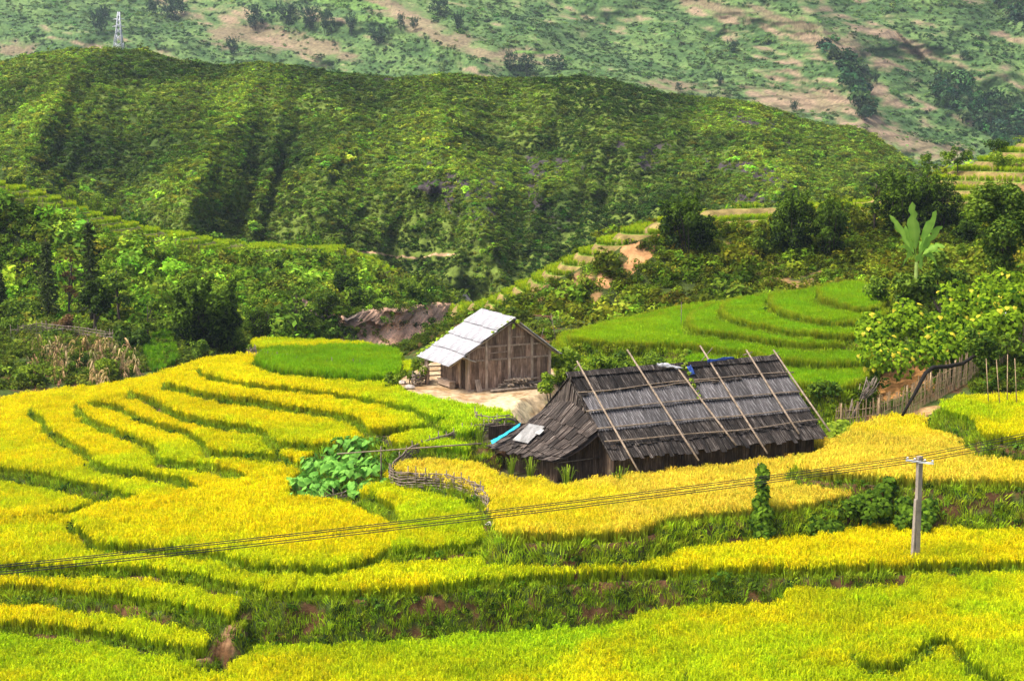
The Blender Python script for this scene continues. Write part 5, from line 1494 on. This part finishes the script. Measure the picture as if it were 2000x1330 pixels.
def on_ground(px, py, dist):
    p = D(px, py, dist); p.z = gz(p.x, p.y); return p
def T_(style, px, yb, yt, wpx, where, label, seed, **k):
    p = on_sheet(where, px, yb) if isinstance(where, np.ndarray) else on_ground(px, yb, where)
    top = D(px, yt, p.y).z
    return make_tree(style, p, max(top - p.z, .4), wpx * p.y / F, label, seed, **k)
# by the garden plot
T_('conifer', 97, 665, 468, 60, 147, 'dark narrow conifer rising behind the garden fence', 301)
T_('conifer', 181, 668, 428, 72, 146, 'tallest dark conifer beside the dense round crowned tree', 302)
T_('conifer', 2, 650, 530, 52, 147, 'dark conifer cut by the picture edge above the garden', 303)
T_('round', 190, 700, 545, 78, 137, 'dense dark broadleaf tree with two pale stems before the tall conifer', 304, mat='leaf_dark')
T_('sparse', 236, 665, 515, 84, 145, 'slender airy tree with a thin straight trunk above the green plot', 305)
T_('sparse', 290, 690, 590, 66, 134, 'thin tree with a bent pale trunk next to the big bamboo', 306)
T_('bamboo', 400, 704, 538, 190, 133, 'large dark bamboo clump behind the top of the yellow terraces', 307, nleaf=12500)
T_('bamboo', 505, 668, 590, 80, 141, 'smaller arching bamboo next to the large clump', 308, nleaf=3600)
T_('sparse', 138, 668, 500, 50, 148, 'thin brownish half bare tree between the two conifers', 309, mat='leaf_brown', nleaf=700)
T_('shrub', 212, 752, 697, 66, 119, 'round leafy bush at the edge of the yellow crest', 310, mat='leaf_lime')
T_('shrub', 52, 762, 712, 74, 118, 'broad yellow green bush at the end of the yellow terraces', 311, mat='leaf_lime', nleaf=1500)
T_('shrub', 166, 745, 688, 42, 122, 'narrow dark upright bush between dry maize stalks', 312, mat='leaf_dark')
T_('shrub', 258, 705, 640, 84, 131, 'dark spreading bush above the steep green plot', 313, mat='leaf_dark', nleaf=1600)
T_('shrub', 390, 704, 660, 48, 126, 'small pale rounded bush at the foot of the large bamboo', 314)
T_('shrub', 120, 705, 655, 60, 134, 'mid green bush behind the dry maize', 315)
T_('shrub', 130, 668, 612, 44, 141, 'brownish bush next to the garden fence', 316, mat='leaf_brown')
T_('shrub', 40, 640, 590, 80, 146, 'green bush behind the garden fence under the dark conifer', 317)
T_('shrub', 20, 680, 620, 60, 138, 'leafy green bush at the near end of the garden fence', 318)
T_('shrub', 325, 665, 625, 60, 138, 'bush under the thin bent tree', 319)
T_('shrub', 450, 672, 640, 60, 132, 'low bush behind the green strip of paddy', 320)
# on the slope across the gorge
T_('round', 30, 384, 342, 40, LEFT, 'small dark tree on the crest at the top of the far terraces', 330, mat='leaf_dark', nleaf=1200)
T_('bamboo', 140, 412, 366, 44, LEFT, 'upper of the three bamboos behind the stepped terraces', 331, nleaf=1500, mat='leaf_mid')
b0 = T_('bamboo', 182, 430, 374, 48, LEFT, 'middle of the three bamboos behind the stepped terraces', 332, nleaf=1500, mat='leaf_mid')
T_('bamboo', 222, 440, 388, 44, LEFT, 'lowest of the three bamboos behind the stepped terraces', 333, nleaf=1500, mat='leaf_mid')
T_('round', 315, 520, 480, 40, LEFT, 'light green rounded tree amid the dark slope scrub', 334, mat='leaf_lime', nleaf=900)
T_('round', 545, 535, 505, 34, LEFT, 'small dark round tree high on the slope scrub', 335, mat='leaf_dark', nleaf=900)
T_('round', 676, 590, 524, 78, LEFT, 'dark round tree above the rock cliff', 336, mat='leaf_dark', nleaf=2200)
T_('round', 700, 612, 560, 84, LEFT, 'broad tree overhanging the middle of the cliff', 337, nleaf=2000)
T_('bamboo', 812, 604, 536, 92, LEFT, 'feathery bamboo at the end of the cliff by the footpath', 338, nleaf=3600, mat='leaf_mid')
T_('round', 640, 640, 560, 60, LEFT, 'bushy tree hanging over the near end of the cliff', 339, nleaf=1500)
T_('round', 600, 662, 588, 70, LEFT, 'leafy tree beside the dark rock face', 340, nleaf=1800)
T_('sparse', 575, 672, 560, 30, LEFT, 'very thin tree standing at the back of the yellow strip', 341, nleaf=500)
T_('round', 868, 598, 566, 40, LEFT, 'small tree next to the distant hut', 342, nleaf=800)
T_('shrub', 838, 668, 620, 30, 140, 'dark upright bush before the pale rock', 343, mat='leaf_dark')
# on the slope with orange soil
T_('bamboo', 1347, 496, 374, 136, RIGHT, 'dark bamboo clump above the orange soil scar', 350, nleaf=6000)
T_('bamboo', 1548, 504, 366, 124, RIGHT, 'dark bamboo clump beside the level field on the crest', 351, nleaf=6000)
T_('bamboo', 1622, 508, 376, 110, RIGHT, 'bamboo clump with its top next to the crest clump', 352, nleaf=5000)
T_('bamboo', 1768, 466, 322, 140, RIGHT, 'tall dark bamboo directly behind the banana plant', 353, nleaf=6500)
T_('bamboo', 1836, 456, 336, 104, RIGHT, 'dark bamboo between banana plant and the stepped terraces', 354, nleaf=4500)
T_('sparse', 1708, 455, 345, 56, RIGHT, 'thin leafy tree at the near side of the tall bamboo', 355, nleaf=1200)
T_('shrub', 1482, 500, 445, 56, RIGHT, 'green bush below the dark crest bamboo', 356)
T_('shrub', 1300, 460, 425, 40, RIGHT, 'small bush at the edge of the bare soil', 357, mat='leaf_dark')
T_('sparse', 1870, 338, 286, 66, RIGHT, 'pale feathery tree on the skyline of the stepped hillside', 358, nleaf=900)
T_('sparse', 1800, 352, 300, 50, RIGHT, 'grey green tree on the skyline behind the tall bamboo', 359, nleaf=800)
T_('round', 1945, 300, 272, 50, RIGHT, 'low dark tree on top of the stepped hillside', 360, mat='leaf_dark', nleaf=900)
T_('shrub', 1955, 330, 300, 60, RIGHT, 'golden green bush on the stepped hillside', 361, mat='leaf_lime')
T_('sparse', 1990, 330, 262, 40, RIGHT, 'thin yellowish tree at the picture edge on the hillside', 362, nleaf=700, mat='leaf_lime')
T_('shrub', 1890, 470, 420, 70, RIGHT, 'dark bush under the stepped terraces', 363, mat='leaf_dark')
T_('round', 1955, 560, 330, 190, 112, 'spreading broadleaf tree with a leaning pale trunk above the vines', 364, nleaf=15000, mat='leaf_mid', leaf=.15)
T_('shrub', 1850, 545, 455, 90, 112, 'leafy green bush between the banana plant and the spreading tree', 365, nleaf=1800)
T_('shrub', 1720, 562, 522, 66, 112, 'grey leaved shrub at the foot of the banana plant', 366)
T_('shrub', 1790, 600, 526, 110, 104, 'leafy bush hiding the foot of the banana plant', 367, nleaf=2200)
# scrub hanging over the rim of the cliff
cp_ = sample(CL[50:], 130, 71); cf_ = sample(CL[8:44], 22, 72); cc_ = np.concatenate([cp_, cf_])
scatter('cliff_scrub', cc_, rng.uniform(.35, .95, len(cc_)), tints(len(cc_), (.05, .10, .012), (.22, .33, .03), .3), K_SHRUB, 'green scrub hanging over the rim of the rock cliff', 7, .3)
# by the houses
T_('shrub', 808, 752, 690, 44, 96.5, 'flowering bush climbing over the pen at the veranda corner', 370, mat='leaf_lime', nleaf=1400)
T_('shrub', 768, 752, 722, 40, 95, 'yellow green tuft of bush at the end of the low woven fence', 371, mat='leaf_lime')
T_('shrub', 1095, 742, 676, 80, 97, 'yellow green bush at the corner of the plank house', 372, mat='leaf_lime', nleaf=1600)
T_('shrub', 1150, 735, 664, 76, 98, 'tangled bush with dry vines between the two houses', 373, nleaf=1600, mat='leaf_lime')
T_('shrub', 1075, 790, 715, 60, 92, 'bush overhanging the path before the firewood', 374, mat='leaf_lime', nleaf=1300)
T_('shrub', 1215, 725, 680, 70, 98, 'low bush behind the ridge of the dark roof', 375)
T_('shrub', 1280, 728, 688, 60, 98, 'spreading weed bush behind the white plastic sheet', 376)
T_('shrub', 1600, 812, 752, 80, 91, 'dark bush behind the far end of the black roof', 377)
T_('shrub', 1655, 770, 706, 60, 98, 'bush at the foot of the green terraces by the stick heap', 378)
T_('shrub', 1040, 1318, 1290, 34, 59, 'small dark weed tuft in the middle of the lowest field', 379, nleaf=500, mat='leaf_mid')
T_('shrub', 905, 850, 815, 30, 86, 'small bush among rice by the woven pen', 380) if False else None
# trees on the mountain
M_T = [(338,40,-12,62,'dark tree group at the top edge above the pylon'),(300,30,-10,40,'smaller dark tree beside the top edge group'),(455,112,72,34,'dark tree beside the tan slope behind the hill'),(500,60,5,46,'blue green bamboo on the far slope near the tan field'),(560,45,0,50,'bamboo clump high on the far slope'),(605,62,8,52,'broad bamboo at the bottom of the far grove'),(640,70,15,42,'bamboo in the middle of the far grove'),(686,70,25,30,'bamboo at the end of the far grove'),(785,58,26,22,'first of the two lone bamboos on the pale field'),(812,60,32,22,'second of the two lone bamboos on the pale field'),(740,85,48,60,'wide dark thicket below the two lone bamboos'),(995,140,98,34,'dark tree just above the hill crest'),(1028,148,105,50,'broad dark trees touching the hill crest'),(1434,104,76,30,'dark round tree alone on the green mountain'),(1403,170,138,24,'dark tree on the tan mountain strip'),(1323,182,160,18,'small dark tree above the crest on tan ground'),(1390,198,180,24,'small dark tree right on the crest'),(1550,218,196,24,'dark tree by the lower tan field'),(1690,238,206,34,'dark bamboo at the foot of the steep gully'),(1710,165,140,18,'small dark tree on the green mountain rib'),(1882,118,98,24,'dark shrub like tree among rocks high up'),(190,70,15,40,'dark trees beside the pylon'),(205,40,10,36,'dark tree uphill of the pylon'),(1085,140,108,60,'low dark thicket behind the crest'),(860,30,-5,50,'dark trees in the ravine at the top edge'),(895,60,20,30,'dark trees lower in the top ravine')]
proto = {}
for i, (px, yb, yt, w_, lab) in enumerate(M_T):
    p = on_sheet(MOUNT, px, yb); h = max(D(px, yt, p.y).z - p.z, 1); wd = w_ * p.y / F
    k = i % 3
    if k not in proto:
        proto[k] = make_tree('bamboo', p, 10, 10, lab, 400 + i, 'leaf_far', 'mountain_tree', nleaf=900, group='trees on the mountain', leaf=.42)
        t = proto[k]; t.matrix_basis = Matrix.Translation(p) @ Matrix.Diagonal((wd / 10, wd / 10, h / 10 * 1.05, 1))
    else:
        copy_tree(proto[k], p, (wd / 10, wd / 10, h / 10 * 1.05), lab, i * 1.3)

# --- large leaves
def heart_leaf(s=1.0, fold=.12):
    V = [(0, -.08, 0), (.30, -.28, -fold * .4), (.50, .02, -fold), (.34, .42, -fold * .6), (0, .85, -.22), (-.34, .42, -fold * .6), (-.50, .02, -fold), (-.30, -.28, -fold * .4), (0, .3, .02)]
    Fc = [(8, 0, 1, 2), (8, 2, 3), (8, 3, 4), (8, 4, 5), (8, 5, 6), (8, 6, 7, 0)]
    return [(x * s, y * s, z * s) for x, y, z in V], Fc
HL_V, HL_F = heart_leaf(.34)
HLV = np.array(HL_V); HLQ = np.array([(8, 0, 1, 2), (8, 2, 3, 4), (8, 4, 5, 6), (8, 6, 7, 0)])
def heart_mass(C, N_, s, r):
    """heart-shaped leaves at C facing N_, tips hanging"""
    n = len(C)
    N_ = unit(N_); dn = np.array([0, 0, -1.0]) + r.normal(size=(n, 3)) * .35
    Yv = unit(dn - (dn * N_).sum(1, keepdims=True) * N_); Xv = np.cross(Yv, N_)
    V = C[:, None] + s[:, None, None] * (HLV[None, :, 0, None] * Xv[:, None] + HLV[None, :, 1, None] * Yv[:, None] + HLV[None, :, 2, None] * N_[:, None])
    Q = HLQ[None] + 9 * np.arange(n)[:, None, None]
    return V.reshape(-1, 3), Q.reshape(-1, 4)
def vine(name, label, lumps, n, seed, size=(.7, 1.3), yellow=0, cat='vine', sticks=(), lime=False):
    r = np.random.default_rng(seed); lumps = np.array(lumps, float)
    base = Vector(lumps[:, :3].mean(0)); base.z = lumps[:, 2].min() - .3
    t = root(name, base, label, cat)
    def pts(m):
        w = lumps[:, 3] ** 2; k = r.choice(len(lumps), m, p=w / w.sum())
        d = unit(r.normal(size=(m, 3)) + [0, -.35, .35])
        C = lumps[k, :3] + d * (lumps[k, 3] * (1 - .4 * r.random(m) ** 2))[:, None]
        return C, unit(d * .6 + np.array([0, -.45, .6]) + r.normal(size=(m, 3)) * .35)
    C, N_ = pts(n); V, Q = heart_mass(C - np.array(base), N_, r.uniform(*size, n), r)
    col = np.repeat(np.repeat(r.uniform(.5, 1.4, (n, 1)), 3, 1), 9, 0)
    o = crown('leaves', t, V, Q, col, M['leaf_lime' if lime else 'leaf_vine' if yellow else 'leaf_creeper'], base); o['kind'] = 'stuff'
    if yellow:
        C, N_ = pts(yellow)
        ym = mesh('leaf', HL_V, HL_F, M['leaf_yellow']); vcol(ym, 'var', np.full((9, 3), .6))
        for c_, n_ in zip(C, N_):
            q_ = Vector(n_); Yd = Vector((random.uniform(-.4, .4), random.uniform(-.3, .3), -1)); Yd = (Yd - q_ * Yd.dot(q_)).normalized(); Xd = Yd.cross(q_)
            m_ = Matrix((Xd, Yd, q_)).transposed().to_4x4() @ Matrix.Diagonal((1, 1, 1, 1)) 
            s = random.uniform(.7, 1.25)
            mm = Matrix.Translation(Vector(c_) + q_ * .08) @ m_ @ Matrix.Diagonal((s, s, s, 1))
            link('leaf', ym, t, mm)
    for a, b, rr_ in sticks: tube('stick', [a, a.lerp(b, .5), b], rr_, M['wicker'], t, 5)
    return t
def L4(px, py, d, rpx): p = D(px, py, d); return (*p, rpx * d / F)
vl = []
rv = np.random.default_rng(5)
for i in range(70):
    u = rv.random(); px = 1700 + 320 * u
    yt = np.interp(px, [1690, 1740, 1800, 1880, 2020], [640, 590, 570, 560, 545]); yb = np.interp(px, [1690, 1740, 1800, 1880, 1950, 2020], [690, 715, 705, 690, 640, 640])
    v = rv.random(); vl.append(L4(px, yt + (yb - yt) * v, 99 - 5.0 * v + rv.normal() * .4, 24 + 8 * rv.random()))
vine('squash_vine', 'mass of broad squash leaves, many yellowing, spilling over the bank above the bamboo fence', vl, 7500, 501, (.5, .95), 190)
vine('bean_vine', 'tall column of climbing vine on a stake near the concrete pole', [L4(1488 + 4 * sin(i * 1.7), 916 + i * 10, 69.0 - .04 * i, 11 + i * .5 + (5 if i > 8 else 0)) for i in range(14)], 900, 502, (.45, .8), sticks=[(P(1482, 1012, 3.2), D(1481, 905, 69.0), .03)])
vine('creeping_vine', 'dark creeper rising in a hump over the orange bank', [L4(a, b, d_, c) for a, b, c, d_ in ((1548, 985, 16, 70.6), (1556, 1000, 20, 70.4), (1572, 1015, 24, 70), (1590, 1030, 26, 69.6), (1612, 1038, 22, 69.4), (1560, 1035, 20, 69.6), (1630, 1030, 18, 69.6))], 620, 503, (.45, .85))
vine('creeping_vine', 'leafy creeper draped along the lip of the bank before the golden rice', [L4(a, b, d_, c) for a, b, c, d_ in ((1735, 945, 16, 71.5), (1725, 962, 20, 71.2), (1706, 975, 22, 71), (1680, 985, 22, 71), (1655, 995, 20, 70.8), (1632, 1005, 16, 70.6), (1720, 995, 24, 70.4), (1700, 1005, 18, 70))], 760, 504, (.45, .85))
vine('creeping_vine', 'creeper and weeds growing behind the concrete pole', [L4(a, b, d_, c) for a, b, c, d_ in ((1765, 985, 20, 70.6), (1780, 1010, 22, 70), (1810, 1010, 20, 70), (1815, 990, 18, 70.4), (1800, 1030, 18, 69.5), (1760, 1020, 16, 69.8))], 520, 505, (.4, .75))
vine('squash_plant', 'bright green squash plant at the corner of the black roof', [L4(a, b, d_, c) for a, b, c, d_ in ((1625, 838, 16, 85), (1645, 835, 18, 85.5), (1660, 845, 16, 85), (1630, 855, 18, 84), (1650, 858, 14, 84))], 240, 506, (.6, 1.0), lime=True)
vine('roof_vine', 'thin green vine trailing down the black roof from its ridge', [(*roofpt(a, b, .22), .12) for a, b in ((1330, 700), (1332, 708), (1336, 716), (1338, 725), (1344, 735), (1348, 748), (1352, 758), (1358, 768), (1364, 780), (1338, 690), (1330, 722))], 110, 507, (.28, .5), lime=True)
vine('roof_vine', 'sprig of creeper on the gable peak of the pale roof', [(*gl(.1, s, .15), .10) for s in (.1, .4, .8, 1.2, 1.6)] + [(*gr(-.05, -.2, ghr - .05), .14), (*gr(.0, .1, ghr - .3), .12)], 60, 508, (.3, .5), lime=True)
vine('climbing_vine', 'pale leaved vine creeping up the rear edge of the veranda roof', [(*gl(gL + .05, s, .1), .16) for s in np.linspace(2.2, 5.1, 8)] + [(*gr(4.9, 4.6, 1.2), .3)], 170, 509, (.35, .6), lime=True)

# taro: each plant a rosette of big drooping leaves on stalks
tl = []
for i in range(3):
    V, Fc = heart_leaf(.44 + .07 * i, .10 + .05 * i)
    m_ = mesh('leaf', V, Fc, M['leaf_taro'], smooth=False); vcol(m_, 'var', np.repeat(np.random.default_rng(i).uniform(.1, 1, (9, 1)), 3, 1)); tl.append(m_)
r = np.random.default_rng(77); random.seed(77)
cand = []
lo, hi = TAROW.min(0), TAROW.max(0)
tries = 0
while len(cand) < 60 and tries < 20000:
    tries += 1
    p = np.array([r.uniform(lo[0], hi[0]), r.uniform(lo[1], hi[1])])
    if sdist(TAROW, p[:1], p[1:])[0] > -.1 or gz(p[0], p[1]) > 4.2: continue
    if all(np.linalg.norm(p - q_) > .45 for q_ in cand): cand.append(p)
for i, (x, y) in enumerate(cand):
    b = Vector((x, y, gz(x, y)))
    t = root('taro_plant', b, 'taro plant with big drooping green leaves in the patch by the woven fence', 'taro', 'taro plants in the patch')
    for k in range(random.randint(6, 8)):
        a = random.uniform(0, 2 * pi); rad = random.uniform(.12, .42); hgt = random.uniform(.35, .8)
        e_ = b + Vector((cos(a) * rad, sin(a) * rad, hgt))
        tube('stalk', [b, b + Vector((cos(a) * rad * .3, sin(a) * rad * .3, hgt * .6)), e_], [.022, .018, .012], M['stalk'], t, 4)
        m_ = Matrix.Translation(e_) @ Matrix.Rotation(a - pi / 2 + random.uniform(-.4, .4), 4, 'Z') @ Matrix.Rotation(-random.uniform(.35, 1.0), 4, 'X')
        s = random.uniform(.75, 1.15)
        link('leaf', tl[k % 3], t, m_ @ Matrix.Diagonal((s, s, s, 1)))
# banana
bb = on_ground(1789, 572, 107)
ban = root('banana_plant', bb, 'banana plant with long upright torn leaves above the squash vines', 'banana')
ctr = D(1790, 512, 107)
tube('stem', [bb - Vector((0, 0, .3)), bb.lerp(ctr, .5), ctr], [.22, .18, .12], M['stalk'], ban, 8)
def banana_leaf(tip, wpx, droop=0.0, roll=0.0):
    a = ctr - Vector((0, 0, .06)); b = D(*tip, 107 + random.uniform(-.5, .5)); L_ = (b - a).length
    nseg = 14; V = []; Fc = []
    dirv = (b - a).normalized(); side = dirv.cross(Vector((0, -1, 0.15))).normalized()
    nrm = side.cross(dirv)
    side = (side * cos(roll) + nrm * sin(roll)).normalized(); nrm = side.cross(dirv)
    hw = wpx * .95 * 107 / F / 2
    for i in range(nseg + 1):
        u = i / nseg
        p = a.lerp(b, u) + Vector((0, 0, droop * (4 * u * (1 - u)))) 
        w_ = hw * (0.06 if u < .26 else max(sin(min((u - .24) / .76, 1) * pi) ** .55, .0)) * (1 if u < .97 else .6)
        j1, j2 = random.uniform(.85, 1.08), random.uniform(.85, 1.08)
        V += [p - side * w_ * j1 - nrm * w_ * .28, p + nrm * .02, p + side * w_ * j2 - nrm * w_ * .28]
    for i in range(nseg):
        q_ = i * 3
        Fc += [(q_, q_ + 1, q_ + 4, q_ + 3), (q_ + 1, q_ + 2, q_ + 5, q_ + 4)]
    # tears: drop a few outer vertices inwards
    for _ in range(4):
        i = random.randint(5, nseg - 2); k = random.choice((0, 2)); V[i * 3 + k] = V[i * 3 + k].lerp(V[i * 3 + 1], .55)
    o_ = root_loc(ban); me = mesh('leaf', [v - o_ for v in V], Fc, M['leaf_banana'], smooth=True)
    vcol(me, 'var', np.repeat(np.tile([[.25], [.9], [.6]], (nseg + 1, 1)) + np.repeat(np.random.default_rng(i).uniform(-.2, .2, (nseg + 1, 1)), 3, 0), 3, 1))
    return link('leaf', me, ban, Matrix.Translation(o_))
for tip, w_, dr, ro in (((1782, 394), 26, 0, .1), ((1829, 411), 22, .15, -.3), ((1737, 420), 16, .2, .7), ((1841, 442), 22, .3, -.5), ((1846, 482), 18, .5, .6), ((1846, 494), 12, .5, 1.0), ((1752, 484), 12, .45, .8), ((1800, 528), 18, .9, .2), ((1768, 440), 18, .1, -.6), ((1815, 455), 20, .2, .5), ((1764, 520), 14, .7, .6), ((1830, 520), 14, .7, -.6)):
    banana_leaf(tip, w_, dr, ro)
# the dark leaning trunk before the bamboo fence
lt = root('leaning_tree', P(1766, 806, 5.2), 'black bent trunk leaning before the bamboo fence, with a small leafy crown', 'tree')
ptsl = [D(1762, 812, 84.5), D(1786, 770, 84.8), D(1808, 728, 85.2), D(1822, 718, 85.6), D(1850, 716, 86.2), D(1880, 710, 86.8), D(1908, 692, 87.4), D(1930, 668, 88)]
tube('trunk', ptsl, [.08, .10, .12, .125, .12, .11, .09, .05], M['blackbark'], lt, 8)
rr_ = np.random.default_rng(9)
l = np.array([[*(D(a, b, 87.5) - root_loc(lt)), c * 87.5 / F] for a, b, c in ((1905, 672, 20), (1930, 665, 18), (1912, 695, 18), (1965, 672, 20), (1985, 680, 16), (1945, 690, 14), (1920, 708, 14), (1895, 650, 12))])
V, Q, c = blob_leaves(rr_, 1500, l, (1, 1, 1), .13, .5)
crown('crown', lt, V, Q, c, M['leaf_mid'], root_loc(lt))
for a, b, c_, d_ in ((1970, 745, 1968, 692), (1935, 738, 1926, 700), (1990, 740, 1982, 700), (1958, 720, 1946, 702)):
    tag(tube('bean_stick', [on_ground(a, b, 84), D(c_, d_, 84)], [.03, .025], M['slat'], None, 5), {1970: 'tallest pale stick standing in the grass behind the upper paddy', 1935: 'leaning pale stick nearest the bamboo fence', 1990: 'pale stick at the picture edge behind the upper paddy', 1958: 'short slanting pale stick between two taller ones'}[a], 'stick')
# tall grass tufts round the lean-to
def tuft(px, py, hpx, d_, label, seed):
    b = on_ground(px, py, d_); r = np.random.default_rng(seed); Vs = []; Qs = []; k = 0; hh_ = hpx * d_ / F; C = []
    for i in range(34):
        a = r.uniform(0, 2 * pi); o = np.array([cos(a), sin(a), 0]); h = hh_ * r.uniform(.6, 1.15); q_ = r.uniform(.05, .42) * h
        p0 = o * r.uniform(0, .16)
        V, Q = strip([p0, p0 + o * q_ * .35 + [0, 0, h * .6], p0 + o * q_ * .8 + [0, 0, h * .95], p0 + o * q_ * 1.25 + [0, 0, h * .9]], [.014, .02, .014, .002], np.array([cos(a + 1.5), sin(a + 1.5), 0]))
        Vs.append(V); Qs.append(Q + k); k += len(V); C.append(np.full((len(V), 3), r.uniform(.5, 1.4)))
    t = root('grass_tuft', b, label, 'grass tuft')
    crown('blades', t, np.concatenate(Vs), np.concatenate(Qs), np.concatenate(C), M['leaf_lime'], b)['kind'] = 'stuff'
for px, py, hp, d_, lab in ((938, 918, 52, 80, 'tall grass tuft at the outer corner of the lean-to'), (998, 925, 40, 77.8, 'tall grass tuft under the eave of the lean-to'), (1036, 935, 46, 76.5, 'fan shaped grass tuft beside the slatted end wall'), (1108, 948, 46, 74.8, 'grass tuft before the pale wall boards'), (1210, 952, 50, 74.2, 'grass tuft at the front corner below the first roof pole')):
    tuft(px, py, hp, d_, lab, int(px))
# stones
sv = []
for i in range(3):
    r = np.random.default_rng(600 + i)
    V = []; 
    for j in range(5):
        for k in range(8):
            th = pi * j / 4; ph = 2 * pi * k / 8
            V.append(np.array([sin(th) * cos(ph), sin(th) * sin(ph), cos(th) * .7]) * r.uniform(.8, 1.15))
    sv.append(mesh('stone', V, [(j * 8 + k, j * 8 + (k + 1) % 8, (j + 1) * 8 + (k + 1) % 8, (j + 1) * 8 + k) for j in range(4) for k in range(8)], M['stone'], smooth=False))
for i, (px, py, s, z, lab) in enumerate(((966, 1044, .30, 3.6, 'pale boulder at the end of the orange bank below the golden rice'), (845, 787, .22, 5.3, 'white stone at the foot of the yard bank'), (786, 762, .28, 5.2, 'grey stone by the woven pen'), (798, 772, .3, 5.2, 'brown stone on the yard edge below the veranda posts'), (474, 1202, .24, 1.6, 'pale stone at the top of the washed out gully'), (428, 1286, .26, .2, 'pale flat stone at the bottom of the washed out gully'), (455, 1262, .12, .6, 'small brown stone in the middle of the washed out gully'), (782, 752, .2, 5.3, 'small white stone beside the bush at the fence end'))):
    p = P(px, py, z); p.z = gz(p.x, p.y) + s * .2
    tag(link('stone', sv[i % 3], None, Matrix.Translation(p) @ Euler((0, 0, i)).to_matrix().to_4x4() @ Matrix.Diagonal((s * 1.3, s, s * .8, 1))), lab, 'stone', 'loose stones')
# far hut and the corner of a shed
def hut(name, c, ang, L_, W_, hw, hrz, label, mroof, mwall):
    t = root(name, c, label, 'hut')
    ex = Vector((cos(ang), sin(ang), 0)); ey = Vector((-sin(ang), cos(ang), 0)); q_ = lambda a, b, z: c + ex * a + ey * b + Vector((0, 0, z))
    o_ = c
    V = [q_(-L_, -W_, -1), q_(L_, -W_, -1), q_(L_, W_, -1), q_(-L_, W_, -1), q_(-L_, -W_, hw), q_(L_, -W_, hw), q_(L_, W_, hw), q_(-L_, W_, hw), q_(-L_, 0, hrz - .1), q_(L_, 0, hrz - .1)]
    link('wall', mesh('wall', [v - o_ for v in V], [(0, 1, 5, 4), (2, 3, 7, 6), (3, 0, 4, 8, 7), (1, 2, 6, 9, 5)], mwall, uv=[(random.random(), random.random()) for _ in range(18)]), t, Matrix.Translation(o_))
    for s in (-1, 1):
        for k in range(4):
            a0, a1 = -L_ - .4 + (2 * L_ + .8) * k / 4, -L_ - .4 + (2 * L_ + .8) * (k + 1) / 4 - .02
            pr = [q_(a0, s * (W_ + .5), hw - .25), q_(a1, s * (W_ + .5), hw - .25), q_(a1, 0, hrz), q_(a0, 0, hrz)]
            if s > 0: pr = [pr[1], pr[0], pr[3], pr[2]]
            plank('roof_sheet', *pr, .05, mroof, t)
    return t
hut('far_hut', D(897, 598, 205), .9, 1.1, .8, .6, 1.5, 'tiny dark roofed hut in the valley past the cliff', M['corr'], M['darkplank'])
hut('shed', on_ground(2018, 560, 103) + Vector((0, 0, .4)), 1.2, 1.5, 1.3, 1.2, 2.3, 'grey roof corner of a shed peeping in behind the spreading tree', M['greysheet'], M['darkplank'])
# footpath on the far bank
fpth = [(712, 548), (722, 540), (740, 534), (716, 548), (728, 554), (752, 558), (785, 563)]
def path_strip(name, pl, S, w):
    pts_ = []
    for a, b in zip(pl, pl[1:]):
        for i in range(6): pts_.append(on_sheet(S, a[0] + (b[0] - a[0]) * i / 6, a[1] + (b[1] - a[1]) * i / 6))
    V = []; Fc = []
    for i, p in enumerate(pts_):
        t = (pts_[min(i + 1, len(pts_) - 1)] - pts_[max(i - 1, 0)]); t.z = 0
        t = t.normalized() if t.length > 1e-5 else Vector((1, 0, 0)); n_ = Vector((-t.y, t.x, 0)) * w
        V += [p - n_ + Vector((0, 0, .5)), p + n_ + Vector((0, 0, .7))]
    Fc = [(2 * i, 2 * i + 1, 2 * i + 3, 2 * i + 2) for i in range(len(pts_) - 1)]
    tag(link(name, mesh(name, V, Fc, M['yard'])), kind='structure')
path_strip('footpath', fpth[3:], LEFT, .7)
# ------------------------------------------------------------------ the hazy air of the valley
hx0, hx1, hy0, hy1, hz0, hz1 = -1000, 1000, -60, 1500, -45, 330
V, Fc = box_geo(((hx0 + hx1) / 2, (hy0 + hy1) / 2, (hz0 + hz1) / 2), ((hx1 - hx0) / 2, 0, 0), (0, (hy1 - hy0) / 2, 0), (0, 0, (hz1 - hz0) / 2))
hm, N, L, out = nmat('valley_air')
pv = N.new('ShaderNodeVolumePrincipled'); pv.inputs['Color'].default_value = (.70, .86, 1.0, 1); pv.inputs['Density'].default_value = .00013; pv.inputs['Anisotropy'].default_value = .2
L.new(pv.outputs[0], out.inputs['Volume'])
tag(link('haze', mesh('haze', V, Fc, hm)), kind='stuff')
